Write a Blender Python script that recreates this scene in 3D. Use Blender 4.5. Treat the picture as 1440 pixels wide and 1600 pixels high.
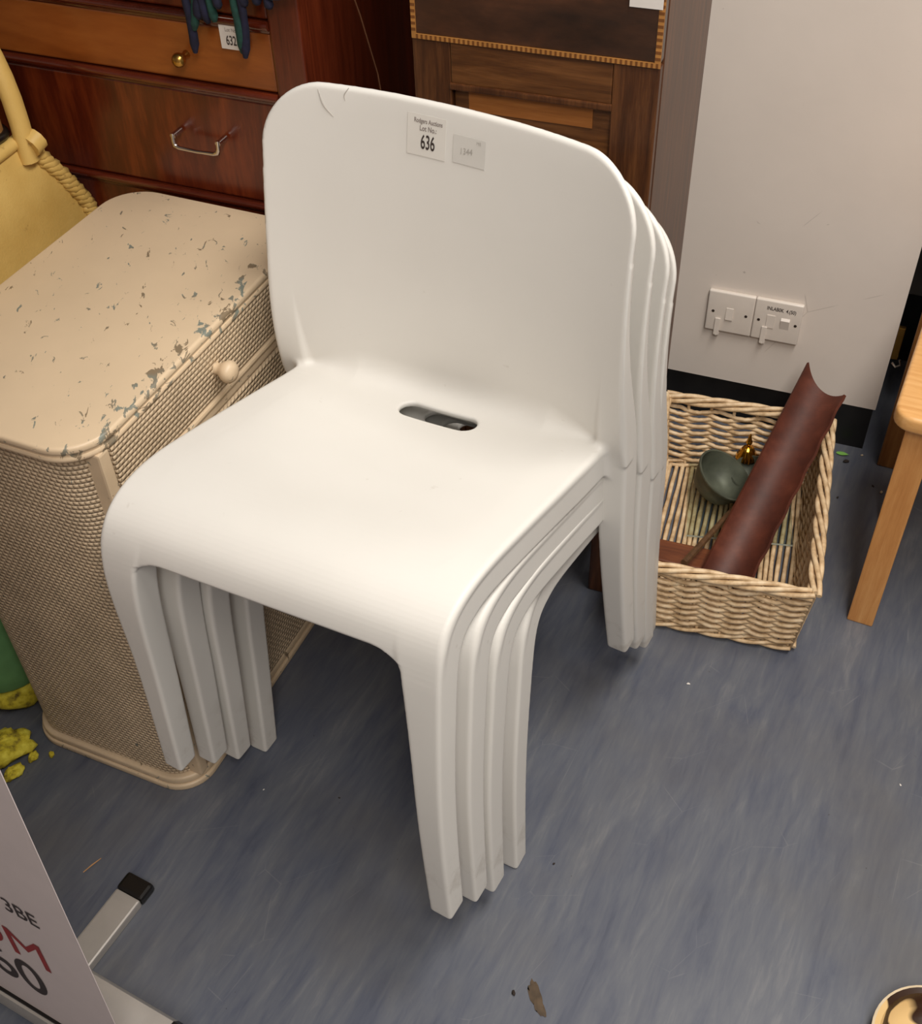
import bpy, bmesh, math, random
import numpy as np
from mathutils import Vector, Matrix
random.seed(7)
rng = np.random.default_rng(7)
for o in list(bpy.data.objects):
    bpy.data.objects.remove(o)
SC = bpy.context.scene
C = SC.collection
PI = math.pi

# ------------------------------------------------------------------ camera
F_PX, PITCH, ROLL, CAM_H = 1814.5, 0.76984, -0.03787, 1.5098
_f = Vector((0, math.cos(PITCH), -math.sin(PITCH)))
_r0 = Vector((1, 0, 0))
_u0 = Vector((0, math.sin(PITCH), math.cos(PITCH)))
CR = _r0 * math.cos(ROLL) + _u0 * math.sin(ROLL)
CU = _u0 * math.cos(ROLL) - _r0 * math.sin(ROLL)
CO = Vector((0, 0, CAM_H))
cd = bpy.data.cameras.new('camera')
cam = bpy.data.objects.new('camera', cd)
C.objects.link(cam)
cd.sensor_fit = 'HORIZONTAL'
cd.sensor_width = 36.0
cd.lens = 36.0 * F_PX / 1440.0
cd.clip_start = 0.02
m3 = Matrix((CR, CU, -_f)).transposed()
cam.matrix_world = Matrix.Translation(CO) @ m3.to_4x4()
SC.camera = cam

# ------------------------------------------------------------------ light and exposure
SC.view_settings.view_transform = 'Standard'
SC.view_settings.look = 'None'
SC.view_settings.gamma = 1.0
SC.view_settings.use_curve_mapping = False
SC.view_settings.exposure = 0.0
W = bpy.data.worlds.new('world')
SC.world = W
W.use_nodes = True
W.node_tree.nodes['Background'].inputs[0].default_value = (0, 0, 0, 1)
W.node_tree.nodes['Background'].inputs[1].default_value = 0.0


def area_light(name, loc, rot, sx, sy, power, col):
    l = bpy.data.lights.new(name, 'AREA')
    l.shape = 'RECTANGLE'
    l.size, l.size_y, l.energy, l.color = sx, sy, power, col
    o = bpy.data.objects.new(name, l)
    C.objects.link(o)
    o.location = loc
    o.rotation_euler = rot
    return o


# ceiling strip lights of the room (fittings are built below at the same places)
LIGHTS = [(0.70, 0.70, 2.52, -0.4, 0.5, 1.25, 41.0), (0.15, -0.75, 2.52, -0.4, 0.5, 1.25, 43.0)]
LIGHT_NAMES = ['ceiling_lamp_by_pillar_offscreen', 'ceiling_lamp_behind_camera_offscreen']
for ln_, (lx, ly, lz, la, sx, sy, pw) in zip(LIGHT_NAMES, LIGHTS):
    area_light(ln_, (lx, ly, lz), (0, 0, la), sx, sy, pw, (1.0, 0.955, 0.89))


# ------------------------------------------------------------------ pixel helpers
def ray(px):
    return _f + CR * ((px[0] - 720) / F_PX) - CU * ((px[1] - 800) / F_PX)


def at_z(px, z):
    d = ray(px)
    return CO + d * ((z - CAM_H) / d.z)


def at_plane(px, P, n):
    d = ray(px)
    return CO + d * ((Vector(P) - CO).dot(n) / d.dot(n))


# ------------------------------------------------------------------ node materials
def new_mat(name):
    m = bpy.data.materials.new(name)
    m.use_nodes = True
    nt = m.node_tree
    b = nt.nodes['Principled BSDF']
    return m, nt, b


def nd(nt, kind, **kw):
    n = nt.nodes.new(kind)
    for k, v in kw.items():
        if k in n.inputs.keys():
            n.inputs[k].default_value = v
        else:
            setattr(n, k, v)
    return n


def lk(nt, a, b):
    nt.links.new(a, b)


def coords(nt, scale=(1, 1, 1), rot=(0, 0, 0), kind='Object'):
    tc = nd(nt, 'ShaderNodeTexCoord')
    mp = nd(nt, 'ShaderNodeMapping')
    mp.vector_type = 'TEXTURE'          # turn first, then stretch
    mp.inputs['Scale'].default_value = tuple(1.0 / q for q in scale)
    mp.inputs['Rotation'].default_value = rot
    lk(nt, tc.outputs[kind], mp.inputs['Vector'])
    return mp.outputs['Vector']


def noise(nt, vec, scale, detail=4.0, rough=0.55, dist=0.0):
    n = nd(nt, 'ShaderNodeTexNoise')
    n.inputs['Scale'].default_value = scale
    n.inputs['Detail'].default_value = detail
    n.inputs['Roughness'].default_value = rough
    n.inputs['Distortion'].default_value = dist
    if vec is not None:
        lk(nt, vec, n.inputs['Vector'])
    return n.outputs['Fac']


def ramp(nt, fac, stops):
    r = nd(nt, 'ShaderNodeValToRGB')
    e = r.color_ramp.elements
    while len(e) < len(stops):
        e.new(0.5)
    for el, (p, c) in zip(e, stops):
        el.position = p
        el.color = (*c, 1) if len(c) == 3 else c
    lk(nt, fac, r.inputs['Fac'])
    return r.outputs['Color']


def mixc(nt, fac, a, b, mode='MIX'):
    m = nd(nt, 'ShaderNodeMix', data_type='RGBA', blend_type=mode)
    for sock, v in ((m.inputs[0], fac), (m.inputs[6], a), (m.inputs[7], b)):
        if isinstance(v, (int, float)):
            sock.default_value = v
        elif isinstance(v, tuple):
            sock.default_value = (*v, 1) if len(v) == 3 else v
        else:
            lk(nt, v, sock)
    return m.outputs[2]


def math_n(nt, op, a, b=None):
    m = nd(nt, 'ShaderNodeMath', operation=op)
    for i, v in enumerate((a, b)):
        if v is None:
            continue
        if isinstance(v, (int, float)):
            m.inputs[i].default_value = v
        else:
            lk(nt, v, m.inputs[i])
    return m.outputs[0]


def bump(nt, b, h, strength=0.2, dist=0.002):
    bp = nd(nt, 'ShaderNodeBump')
    bp.inputs['Strength'].default_value = strength
    bp.inputs['Distance'].default_value = dist
    lk(nt, h, bp.inputs['Height'])
    lk(nt, bp.outputs['Normal'], b.inputs['Normal'])


def lin(r, g, b):
    f = lambda c: (c / 255 / 12.92) if c / 255 <= 0.04045 else ((c / 255 + 0.055) / 1.055) ** 2.4
    return (f(r), f(g), f(b))


def thr(nt, fac, lo, hi):
    return ramp(nt, fac, [(lo, (0, 0, 0)), (hi, (1, 1, 1))])


def plain(name, col, rough=0.5, metal=0.0, var=0.12, nscale=30, bmp=0.0, spec=0.5):
    m, nt, b = new_mat(name)
    v = coords(nt)
    n = noise(nt, v, nscale)
    dark = tuple(c * (1 - var) for c in col)
    lite = tuple(min(1, c * (1 + var)) for c in col)
    lk(nt, ramp(nt, n, [(0.3, dark), (0.7, lite)]), b.inputs['Base Color'])
    b.inputs['Roughness'].default_value = rough
    b.inputs['Metallic'].default_value = metal
    b.inputs['Specular IOR Level'].default_value = spec
    if bmp:
        bump(nt, b, noise(nt, v, nscale * 6), bmp, 0.001)
    return m


def wood(name, cols, axis='x', rough=0.35, scale=1.0, coat=0.0, stretch=14, ring=6.0):
    """grain running along the given local axis"""
    m, nt, b = new_mat(name)
    s = {'x': (1, stretch, stretch), 'y': (stretch, 1, stretch), 'z': (stretch, stretch, 1)}[axis]
    v = coords(nt, tuple(k * scale for k in s))
    n1 = noise(nt, v, ring, 5, 0.6, 0.6)
    n2 = noise(nt, v, ring * 7, 3, 0.6)
    f = math_n(nt, 'ADD', math_n(nt, 'MULTIPLY', n1, 0.75), math_n(nt, 'MULTIPLY', n2, 0.25))
    k = len(cols)
    stops = [(0.30 + 0.4 * i / (k - 1), c) for i, c in enumerate(cols)]
    lk(nt, ramp(nt, f, stops), b.inputs['Base Color'])
    b.inputs['Roughness'].default_value = rough
    b.inputs['Coat Weight'].default_value = coat
    b.inputs['Coat Roughness'].default_value = 0.2
    bump(nt, b, n2, 0.06, 0.001)
    return m


M = {}


def mat_plastic():
    m, nt, b = new_mat('white_plastic')
    v = coords(nt)
    sep = nd(nt, 'ShaderNodeSeparateXYZ')
    lk(nt, v, sep.inputs[0])
    low = nd(nt, 'ShaderNodeMapRange')
    low.inputs[1].default_value, low.inputs[2].default_value = 0.02, 0.16
    low.inputs[3].default_value, low.inputs[4].default_value = 1.0, 0.0
    lk(nt, sep.outputs[2], low.inputs[0])
    smear = thr(nt, noise(nt, v, 22, 6, 0.65), 0.52, 0.75)
    dirt = math_n(nt, 'MULTIPLY', low.outputs[0], math_n(nt, 'MULTIPLY', smear, 0.6))
    base = ramp(nt, noise(nt, v, 5, 3), [(0.3, (0.725, 0.702, 0.660)), (0.7, (0.755, 0.732, 0.690))])
    spots = math_n(nt, 'MULTIPLY', thr(nt, noise(nt, v, 55, 2), 0.74, 0.80), 0.25)
    c1 = mixc(nt, dirt, base, (0.34, 0.29, 0.23))
    lk(nt, mixc(nt, spots, c1, (0.45, 0.40, 0.34)), b.inputs['Base Color'])
    b.inputs['Roughness'].default_value = 0.47
    b.inputs['Specular IOR Level'].default_value = 0.4
    bump(nt, b, noise(nt, v, 900, 2), 0.05, 0.0006)
    return m


def mat_floor():
    m, nt, b = new_mat('blue_grey_vinyl')
    v = coords(nt, (1, 1, 1), (0, 0, 1.08))
    tc = coords(nt, (1.5, 7, 1), (0, 0, 1.08))
    tf = coords(nt, (4.0, 26, 1), (0, 0, 1.08))
    st = noise(nt, tc, 2.6, 6, 0.62, 0.9)
    fine = noise(nt, tf, 3.0, 5, 0.65, 0.6)
    blot = noise(nt, v, 3.2, 4, 0.55)
    f = math_n(nt, 'ADD', math_n(nt, 'MULTIPLY', st, 0.6), math_n(nt, 'MULTIPLY', fine, 0.4))
    base = ramp(nt, f, [(0.26, lin(65, 70, 86)), (0.42, lin(84, 88, 101)), (0.57, lin(98, 101, 109)), (0.74, lin(122, 122, 125))])
    c = mixc(nt, math_n(nt, 'MULTIPLY', thr(nt, blot, 0.48, 0.7), 0.45), base, lin(97, 93, 88))
    scr = nd(nt, 'ShaderNodeTexVoronoi', feature='DISTANCE_TO_EDGE')
    scr.inputs['Scale'].default_value = 7.0
    lk(nt, coords(nt, (1.0, 2.2, 1), (0, 0, 0.5)), scr.inputs['Vector'])
    lines = math_n(nt, 'LESS_THAN', scr.outputs['Distance'], 0.004)
    lines = math_n(nt, 'MULTIPLY', lines, thr(nt, noise(nt, v, 9, 2), 0.56, 0.62))
    c = mixc(nt, math_n(nt, 'MULTIPLY', lines, 0.10), c, lin(178, 175, 172))
    spk = thr(nt, noise(nt, v, 130, 2, 0.5), 0.755, 0.79)
    c = mixc(nt, math_n(nt, 'MULTIPLY', spk, 0.65), c, lin(52, 46, 42))
    lk(nt, c, b.inputs['Base Color'])
    lk(nt, ramp(nt, blot, [(0.3, (0.34, 0.34, 0.34)), (0.7, (0.52, 0.52, 0.52))]), b.inputs['Roughness'])
    b.inputs['Specular IOR Level'].default_value = 0.4
    bump(nt, b, noise(nt, v, 140, 3), 0.05, 0.001)
    return m


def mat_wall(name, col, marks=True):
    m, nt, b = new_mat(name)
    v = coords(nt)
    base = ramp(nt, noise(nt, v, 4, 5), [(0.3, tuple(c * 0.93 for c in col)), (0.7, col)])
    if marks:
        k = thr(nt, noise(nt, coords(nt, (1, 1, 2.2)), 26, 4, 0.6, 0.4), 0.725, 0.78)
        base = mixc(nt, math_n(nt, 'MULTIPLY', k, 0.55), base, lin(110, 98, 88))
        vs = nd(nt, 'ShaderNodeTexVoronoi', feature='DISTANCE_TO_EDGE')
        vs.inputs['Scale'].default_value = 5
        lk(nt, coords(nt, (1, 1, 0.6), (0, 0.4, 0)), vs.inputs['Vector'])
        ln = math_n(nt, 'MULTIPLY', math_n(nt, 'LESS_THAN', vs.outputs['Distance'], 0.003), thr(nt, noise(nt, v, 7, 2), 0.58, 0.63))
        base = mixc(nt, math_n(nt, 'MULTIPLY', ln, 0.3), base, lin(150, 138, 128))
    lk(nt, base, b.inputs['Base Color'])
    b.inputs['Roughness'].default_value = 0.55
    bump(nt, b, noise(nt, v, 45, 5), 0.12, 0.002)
    return m


def mat_cream(name, col, chip_amt, dirt=0.0, weave=False, edge=False):
    m, nt, b = new_mat(name)
    v = coords(nt)
    base = ramp(nt, noise(nt, v, 6, 5), [(0.3, tuple(c * 0.9 for c in col)), (0.7, col)])
    if dirt:
        d = thr(nt, noise(nt, v, 14, 6, 0.7), 0.40, 0.75)
        base = mixc(nt, math_n(nt, 'MULTIPLY', d, dirt), base, lin(92, 78, 58))
    warp = coords(nt, (1.0, 1.9, 1.5), (0, 0, 0.5))
    nz = noise(nt, warp, 38, 5, 0.62, 0.7)
    if edge:
        sp_ = nd(nt, 'ShaderNodeSeparateXYZ')
        lk(nt, v, sp_.inputs[0])
        er = nd(nt, 'ShaderNodeMapRange')
        er.inputs[1].default_value, er.inputs[2].default_value = 0.0, 0.055
        er.inputs[3].default_value, er.inputs[4].default_value = 0.11, 0.0
        lk(nt, sp_.outputs[1], er.inputs[0])
        nz = math_n(nt, 'ADD', nz, er.outputs[0])
    chips = thr(nt, nz, chip_amt, chip_amt + 0.025)
    chipc = ramp(nt, noise(nt, v, 22, 2), [(0.42, lin(120, 104, 82)), (0.58, lin(112, 124, 118))])
    base = mixc(nt, math_n(nt, 'MULTIPLY', chips, 0.9), base, chipc)
    lk(nt, base, b.inputs['Base Color'])
    b.inputs['Roughness'].default_value = 0.42
    if weave:
        sep = nd(nt, 'ShaderNodeSeparateXYZ')
        lk(nt, v, sep.inputs[0])
        u = math_n(nt, 'SUBTRACT', sep.outputs[0], sep.outputs[1])
        vv = math_n(nt, 'DIVIDE', sep.outputs[2], 0.0068)
        row = math_n(nt, 'FLOOR', vv)
        odd = math_n(nt, 'MULTIPLY', math_n(nt, 'MODULO', row, 2.0), 0.5)
        uu = math_n(nt, 'ADD', math_n(nt, 'DIVIDE', u, 0.0090), odd)
        hu = math_n(nt, 'ABSOLUTE', math_n(nt, 'SINE', math_n(nt, 'MULTIPLY', uu, PI)))
        hv = math_n(nt, 'ABSOLUTE', math_n(nt, 'SINE', math_n(nt, 'MULTIPLY', vv, PI)))
        h = math_n(nt, 'MULTIPLY', math_n(nt, 'POWER', hu, 0.6), math_n(nt, 'POWER', hv, 0.6))
        bump(nt, b, h, 1.0, 0.0027)
    else:
        bump(nt, b, math_n(nt, 'SUBTRACT', math_n(nt, 'MULTIPLY', noise(nt, v, 25, 3), 0.3), chips), 0.25, 0.001)
    return m


def mat_glass():
    """thin clear pane: lets light straight through, mirrors a little at grazing angles"""
    m, nt, b = new_mat('clear_glass')
    nt.nodes.remove(b)
    tr = nd(nt, 'ShaderNodeBsdfTransparent')
    tr.inputs[0].default_value = (0.90, 0.94, 0.92, 1)
    gl = nd(nt, 'ShaderNodeBsdfGlossy')
    gl.inputs['Roughness'].default_value = 0.03
    fr = nd(nt, 'ShaderNodeLayerWeight')
    mx = nd(nt, 'ShaderNodeMixShader')
    lk(nt, math_n(nt, 'ADD', math_n(nt, 'MULTIPLY', math_n(nt, 'POWER', fr.outputs['Facing'], 4.0), 0.6), 0.03), mx.inputs[0])
    lk(nt, tr.outputs[0], mx.inputs[1])
    lk(nt, gl.outputs[0], mx.inputs[2])
    lk(nt, mx.outputs[0], nt.nodes['Material Output'].inputs['Surface'])
    return m


def mat_wicker():
    m, nt, b = new_mat('willow_rod')
    v = coords(nt)
    c = ramp(nt, noise(nt, v, 55, 4), [(0.3, lin(178, 146, 106)), (0.5, lin(216, 186, 146)), (0.7, lin(234, 210, 174))])
    lk(nt, c, b.inputs['Base Color'])
    b.inputs['Roughness'].default_value = 0.45
    bump(nt, b, noise(nt, v, 300), 0.15, 0.0006)
    return m


def mat_leather():
    m, nt, b = new_mat('red_brown_leather')
    v = coords(nt)
    c = ramp(nt, noise(nt, v, 16, 6, 0.65), [(0.3, lin(64, 28, 18)), (0.55, lin(86, 40, 25)), (0.75, lin(108, 56, 38))])
    lk(nt, c, b.inputs['Base Color'])
    b.inputs['Roughness'].default_value = 0.55
    bump(nt, b, noise(nt, v, 220, 4), 0.12, 0.001)
    return m


def mat_foam():
    m, nt, b = new_mat('yellow_foam')
    v = coords(nt)
    c = ramp(nt, noise(nt, v, 48, 5), [(0.33, lin(100, 84, 28)), (0.46, lin(206, 188, 48)), (0.63, lin(236, 224, 84))])
    lk(nt, c, b.inputs['Base Color'])
    b.inputs['Roughness'].default_value = 0.8
    bump(nt, b, noise(nt, v, 120, 4), 0.5, 0.004)
    return m


def mat_tortoise():
    m, nt, b = new_mat('brown_blotched_glaze')
    v = coords(nt)
    c = ramp(nt, noise(nt, v, 16, 1, 0.4, 0.6), [(0.50, lin(226, 190, 132)), (0.54, lin(52, 30, 16))])
    lk(nt, c, b.inputs['Base Color'])
    b.inputs['Roughness'].default_value = 0.25
    return m


def mat_yellow():
    m, nt, b = new_mat('yellow_paint')
    v = coords(nt)
    c = ramp(nt, noise(nt, v, 7, 5), [(0.3, lin(196, 158, 84)), (0.7, lin(222, 188, 112))])
    k = thr(nt, noise(nt, v, 42, 4, 0.6), 0.66, 0.74)
    lk(nt, mixc(nt, math_n(nt, 'MULTIPLY', k, 0.6), c, lin(128, 92, 46)), b.inputs['Base Color'])
    b.inputs['Roughness'].default_value = 0.5
    bump(nt, b, noise(nt, v, 240, 3), 0.25, 0.0015)
    return m


def mat_cushion():
    m, nt, b = new_mat('worn_hide')
    v = coords(nt)
    c = ramp(nt, noise(nt, v, 18, 5, 0.6), [(0.38, lin(58, 36, 20)), (0.5, lin(138, 96, 50)), (0.62, lin(196, 150, 86))])
    lk(nt, c, b.inputs['Base Color'])
    b.inputs['Roughness'].default_value = 0.6
    return m


def mat_tartan():
    m, nt, b = new_mat('green_navy_wool')
    v = coords(nt)
    c = ramp(nt, noise(nt, coords(nt, (1, 1, 0.25)), 34, 2), [(0.42, lin(18, 24, 48)), (0.56, lin(22, 66, 58))])
    lk(nt, c, b.inputs['Base Color'])
    b.inputs['Roughness'].default_value = 0.9
    bump(nt, b, noise(nt, v, 400), 0.4, 0.002)
    return m


M['plastic'] = mat_plastic()
M['floor'] = mat_floor()
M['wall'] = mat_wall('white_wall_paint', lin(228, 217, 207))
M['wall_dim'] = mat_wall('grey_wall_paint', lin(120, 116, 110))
M['skirt'] = plain('black_skirting_paint', lin(22, 20, 19), 0.35, var=0.3)
M['cream_top'] = mat_cream('cream_paint_top', lin(220, 196, 164), 0.635, edge=True)
M['cream_trim'] = mat_cream('cream_paint_trim', lin(220, 196, 164), 0.63, 0.15)
M['cream_weave'] = mat_cream('cream_paint_weave', lin(220, 196, 164), 0.69, 0.30, True)
M['mahog_dark'] = wood('dark_mahogany', [lin(60, 18, 8), lin(90, 32, 14), lin(128, 56, 24)], 'z', 0.28, 0.8, 0.3, 7, 5)
M['mahog_frame'] = wood('red_mahogany', [lin(66, 22, 10), lin(92, 36, 18), lin(112, 48, 24)], 'z', 0.28, 1, 0.3)
M['mahog_rail'] = wood('red_mahogany_rail', [lin(56, 18, 10), lin(84, 30, 16), lin(104, 42, 22)], 'x', 0.12, 1, 0.6)
M['mahog_orange'] = wood('orange_mahogany', [lin(112, 54, 18), lin(144, 76, 28), lin(166, 96, 40)], 'x', 0.3, 0.7, 0.3, 5, 4)
M['walnut'] = wood('walnut_frame', [lin(62, 34, 16), lin(98, 60, 30), lin(126, 82, 44)], 'x', 0.36)
M['walnut_v'] = wood('walnut_stile', [lin(48, 25, 13), lin(80, 46, 24), lin(112, 70, 38)], 'z', 0.36)
M['walnut_dark'] = wood('flame_mahogany', [lin(40, 24, 16), lin(66, 40, 26), lin(92, 56, 36)], 'x', 0.3, 0.8, 0.2, 3, 7)
M['walnut_lite'] = wood('golden_panel', [lin(132, 78, 34), lin(158, 98, 46), lin(172, 112, 58)], 'x', 0.36)
M['inlay_l'] = plain('light_inlay', lin(178, 124, 64), 0.4)
M['inlay_d'] = plain('dark_inlay', lin(118, 72, 32), 0.4)
M['brass'] = plain('aged_brass', lin(190, 150, 78), 0.28, 1.0)
M['brass_br'] = plain('bright_brass', lin(216, 164, 62), 0.18, 1.0)
M['chrome'] = plain('chrome', lin(206, 200, 196), 0.15, 1.0)
M['alu'] = plain('brushed_aluminium', lin(190, 184, 178), 0.38, 0.45, 0.05)
M['black_pl'] = plain('black_plastic', lin(20, 17, 16), 0.3)
M['white_pl'] = plain('white_switch_plastic', lin(224, 214, 204), 0.28, var=0.04)
M['hole'] = plain('dark_screw_hole', lin(50, 40, 36), 0.5)
M['paper'] = plain('white_paper', lin(226, 220, 214), 0.7, var=0.04)
M['sticker'] = plain('white_sticker', lin(222, 218, 211), 0.47, var=0.02)
M['sticker_g'] = plain('grey_sticker', lin(212, 209, 203), 0.4, var=0.03)
M['ink'] = plain('black_ink', lin(58, 48, 46), 0.6)
M['ink_grey'] = plain('faded_ink', lin(134, 122, 118), 0.6)
M['ink_pale'] = plain('pale_pencil', lin(176, 170, 163), 0.6)
M['ink_red'] = plain('red_print', lin(150, 44, 42), 0.5)
M['banner'] = plain('banner_vinyl', lin(216, 202, 200), 0.4, var=0.02)
M['wicker'] = mat_wicker()
M['leather'] = mat_leather()
M['pewter'] = plain('dark_pewter', lin(88, 92, 78), 0.55, 0.35, 0.3, 25, 0.15)
M['glass'] = mat_glass()
M['glass_edge'] = plain('ground_glass_edge', lin(176, 186, 176), 0.2)
M['stick'] = wood('old_stick', [lin(64, 42, 26), lin(92, 64, 40), lin(112, 80, 52)], 'z', 0.5)
M['board'] = wood('brown_board', [lin(74, 36, 18), lin(104, 54, 28), lin(126, 72, 40)], 'x', 0.45)
M['pine_v'] = wood('pine_leg', [lin(188, 124, 62), lin(206, 144, 80), lin(220, 162, 98)], 'z', 0.35, 1, 0.2)
M['pine_x'] = wood('pine_top', [lin(208, 148, 82), lin(226, 170, 104), lin(236, 186, 124)], 'x', 0.35, 1, 0.2)
M['post'] = wood('brown_post', [lin(112, 70, 30), lin(142, 94, 46), lin(164, 114, 60)], 'z', 0.45)
M['green'] = plain('green_plastic', lin(112, 166, 108), 0.5, var=0.1)
M['foam'] = mat_foam()
M['tortoise'] = mat_tortoise()
M['cream_glaze'] = plain('cream_glaze', lin(224, 204, 172), 0.25)
M['yellow'] = mat_yellow()
M['cushion'] = mat_cushion()
M['tartan'] = mat_tartan()
M['tartan2'] = plain('dark_green_wool', lin(24, 62, 54), 0.9, var=0.4, nscale=90)
M['tartan3'] = plain('navy_wool', lin(22, 22, 46), 0.9, var=0.4, nscale=90)
M['leaf'] = plain('green_scrap', lin(140, 200, 96), 0.5)
M['debris'] = plain('dark_grit', lin(48, 38, 32), 0.8, var=0.4)
M['debris_l'] = plain('pale_grit', lin(206, 188, 160), 0.7, var=0.2)
M['splinter'] = plain('wood_splinter', lin(196, 148, 100), 0.6)
M['grime'] = plain('brown_grime', lin(78, 62, 44), 0.7, var=0.4, nscale=60)
M['ceiling'] = plain('ceiling_paint', lin(214, 208, 200), 0.8)
M['scratch'] = plain('pale_scratch', lin(150, 104, 76), 0.5)


# ------------------------------------------------------------------ mesh helpers
def tag(o, label, cat, group=None):
    o['label'] = label
    o['category'] = cat
    if group:
        o['group'] = group
    return o


def thing(name, label, cat, loc=(0, 0, 0), rz=0.0, group=None):
    o = bpy.data.objects.new(name, None)
    o.empty_display_size = 0.05
    C.objects.link(o)
    o.location = loc
    o.rotation_euler = (0, 0, rz)
    return tag(o, label, cat, group)


def link_mesh(name, me, mat, parent=None):
    o = bpy.data.objects.new(name, me)
    if mat is not None and not me.materials:
        me.materials.append(M[mat] if isinstance(mat, str) else mat)
    C.objects.link(o)
    if parent is not None:
        o.parent = parent
    return o


def struct(o, kind='structure'):
    o['kind'] = kind
    return o


class MB:
    """collects verts / faces of one mesh"""

    def __init__(self):
        self.v, self.f = [], []

    def add(self, v, f):
        k = len(self.v)
        self.v += [tuple(p) for p in v]
        self.f += [tuple(i + k for i in q) for q in f]
        return self

    def box(self, x0, x1, y0, y1, z0, z1, bev=0.0, seg=2):
        if bev <= 0:
            v = [(x, y, z) for x in (x0, x1) for y in (y0, y1) for z in (z0, z1)]
            return self.add(v, [(0, 1, 3, 2), (4, 6, 7, 5), (0, 4, 5, 1), (2, 3, 7, 6), (0, 2, 6, 4), (1, 5, 7, 3)])
        bm = bmesh.new()
        bmesh.ops.create_cube(bm, size=1.0)
        for q in bm.verts:
            q.co = Vector(((x0 + x1) / 2 + q.co.x * (x1 - x0), (y0 + y1) / 2 + q.co.y * (y1 - y0), (z0 + z1) / 2 + q.co.z * (z1 - z0)))
        bmesh.ops.bevel(bm, geom=bm.edges[:], offset=bev, segments=seg, affect='EDGES', profile=0.6)
        bm.verts.index_update()
        self.add([q.co[:] for q in bm.verts], [[q.index for q in f.verts] for f in bm.faces])
        bm.free()
        return self

    def prism(self, pts, z0, z1, bev=0.0, seg=3):
        """outline in xy pushed up from z0 to z1"""
        bm = bmesh.new()
        a = [bm.verts.new((p[0], p[1], z0)) for p in pts]
        f = bm.faces.new(a)
        r = bmesh.ops.extrude_face_region(bm, geom=[f])
        for q in r['geom']:
            if isinstance(q, bmesh.types.BMVert):
                q.co.z = z1
        bmesh.ops.recalc_face_normals(bm, faces=bm.faces[:])
        if bev:
            ed = [e for e in bm.edges if abs(e.verts[0].co.z - e.verts[1].co.z) < 1e-6]
            bmesh.ops.bevel(bm, geom=ed, offset=bev, segments=seg, affect='EDGES', profile=0.5)
        bm.verts.index_update()
        self.add([q.co[:] for q in bm.verts], [[q.index for q in g.verts] for g in bm.faces])
        bm.free()
        return self

    def tube(self, pts, rad, n=8, cap=True, flat=1.0):
        P = [Vector(p) for p in pts]
        k = len(P)
        R = rad if hasattr(rad, '__len__') else [rad] * k
        t0 = (P[1] - P[0]).normalized()
        up = Vector((0, 0, 1)) if abs(t0.z) < 0.9 else Vector((1, 0, 0))
        vs = []
        side = t0.cross(up).normalized()
        for i in range(k):
            t = (P[min(i + 1, k - 1)] - P[max(i - 1, 0)]).normalized()
            side = (side - t * side.dot(t)).normalized()
            b = side.cross(t)
            for j in range(n):
                a = 2 * PI * j / n
                vs.append(P[i] + side * (math.cos(a) * R[i]) + b * (math.sin(a) * R[i] * flat))
        fs = []
        for i in range(k - 1):
            for j in range(n):
                fs.append((i * n + j, i * n + (j + 1) % n, (i + 1) * n + (j + 1) % n, (i + 1) * n + j))
        if cap:
            fs.append(tuple(range(n))[::-1])
            fs.append(tuple(range((k - 1) * n, k * n)))
        return self.add(vs, fs)

    def lathe(self, prof, n=24, org=(0, 0, 0), axis=(0, 0, 1)):
        ax = Vector(axis).normalized()
        a1 = ax.orthogonal().normalized()
        a2 = ax.cross(a1)
        o = Vector(org)
        vs, fs = [], []
        for (r, h) in prof:
            for j in range(n):
                a = 2 * PI * j / n
                vs.append(o + ax * h + a1 * (r * math.cos(a)) + a2 * (r * math.sin(a)))
        for i in range(len(prof) - 1):
            for j in range(n):
                fs.append((i * n + j, i * n + (j + 1) % n, (i + 1) * n + (j + 1) % n, (i + 1) * n + j))
        return self.add(vs, fs)

    def grid(self, fn, nu, nv):
        vs = [fn(i / nu, j / nv) for i in range(nu + 1) for j in range(nv + 1)]
        fs = [(i * (nv + 1) + j, (i + 1) * (nv + 1) + j, (i + 1) * (nv + 1) + j + 1, i * (nv + 1) + j + 1) for i in range(nu) for j in range(nv)]
        return self.add(vs, fs)

    def sheet(self, fn, nu, nv, thick):
        """closed thin sheet: fn(u,v)->point, thickened along its normal"""
        P = [[Vector(fn(i / nu, j / nv)) for j in range(nv + 1)] for i in range(nu + 1)]
        A, B = [], []
        for i in range(nu + 1):
            for j in range(nv + 1):
                du = P[min(i + 1, nu)][j] - P[max(i - 1, 0)][j]
                dv = P[i][min(j + 1, nv)] - P[i][max(j - 1, 0)]
                n = du.cross(dv).normalized()
                A.append(P[i][j] + n * thick / 2)
                B.append(P[i][j] - n * thick / 2)
        k = len(A)
        q = lambda i, j: i * (nv + 1) + j
        fs = []
        for i in range(nu):
            for j in range(nv):
                a = (q(i, j), q(i + 1, j), q(i + 1, j + 1), q(i, j + 1))
                fs.append(a)
                fs.append(tuple(x + k for x in a[::-1]))
        loop = [q(i, 0) for i in range(nu)] + [q(nu, j) for j in range(nv)] + [q(i, nv) for i in range(nu, 0, -1)] + [q(0, j) for j in range(nv, 0, -1)]
        for a, b in zip(loop, loop[1:] + loop[:1]):
            fs.append((a, a + k, b + k, b))
        return self.add(A + B, fs)

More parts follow.
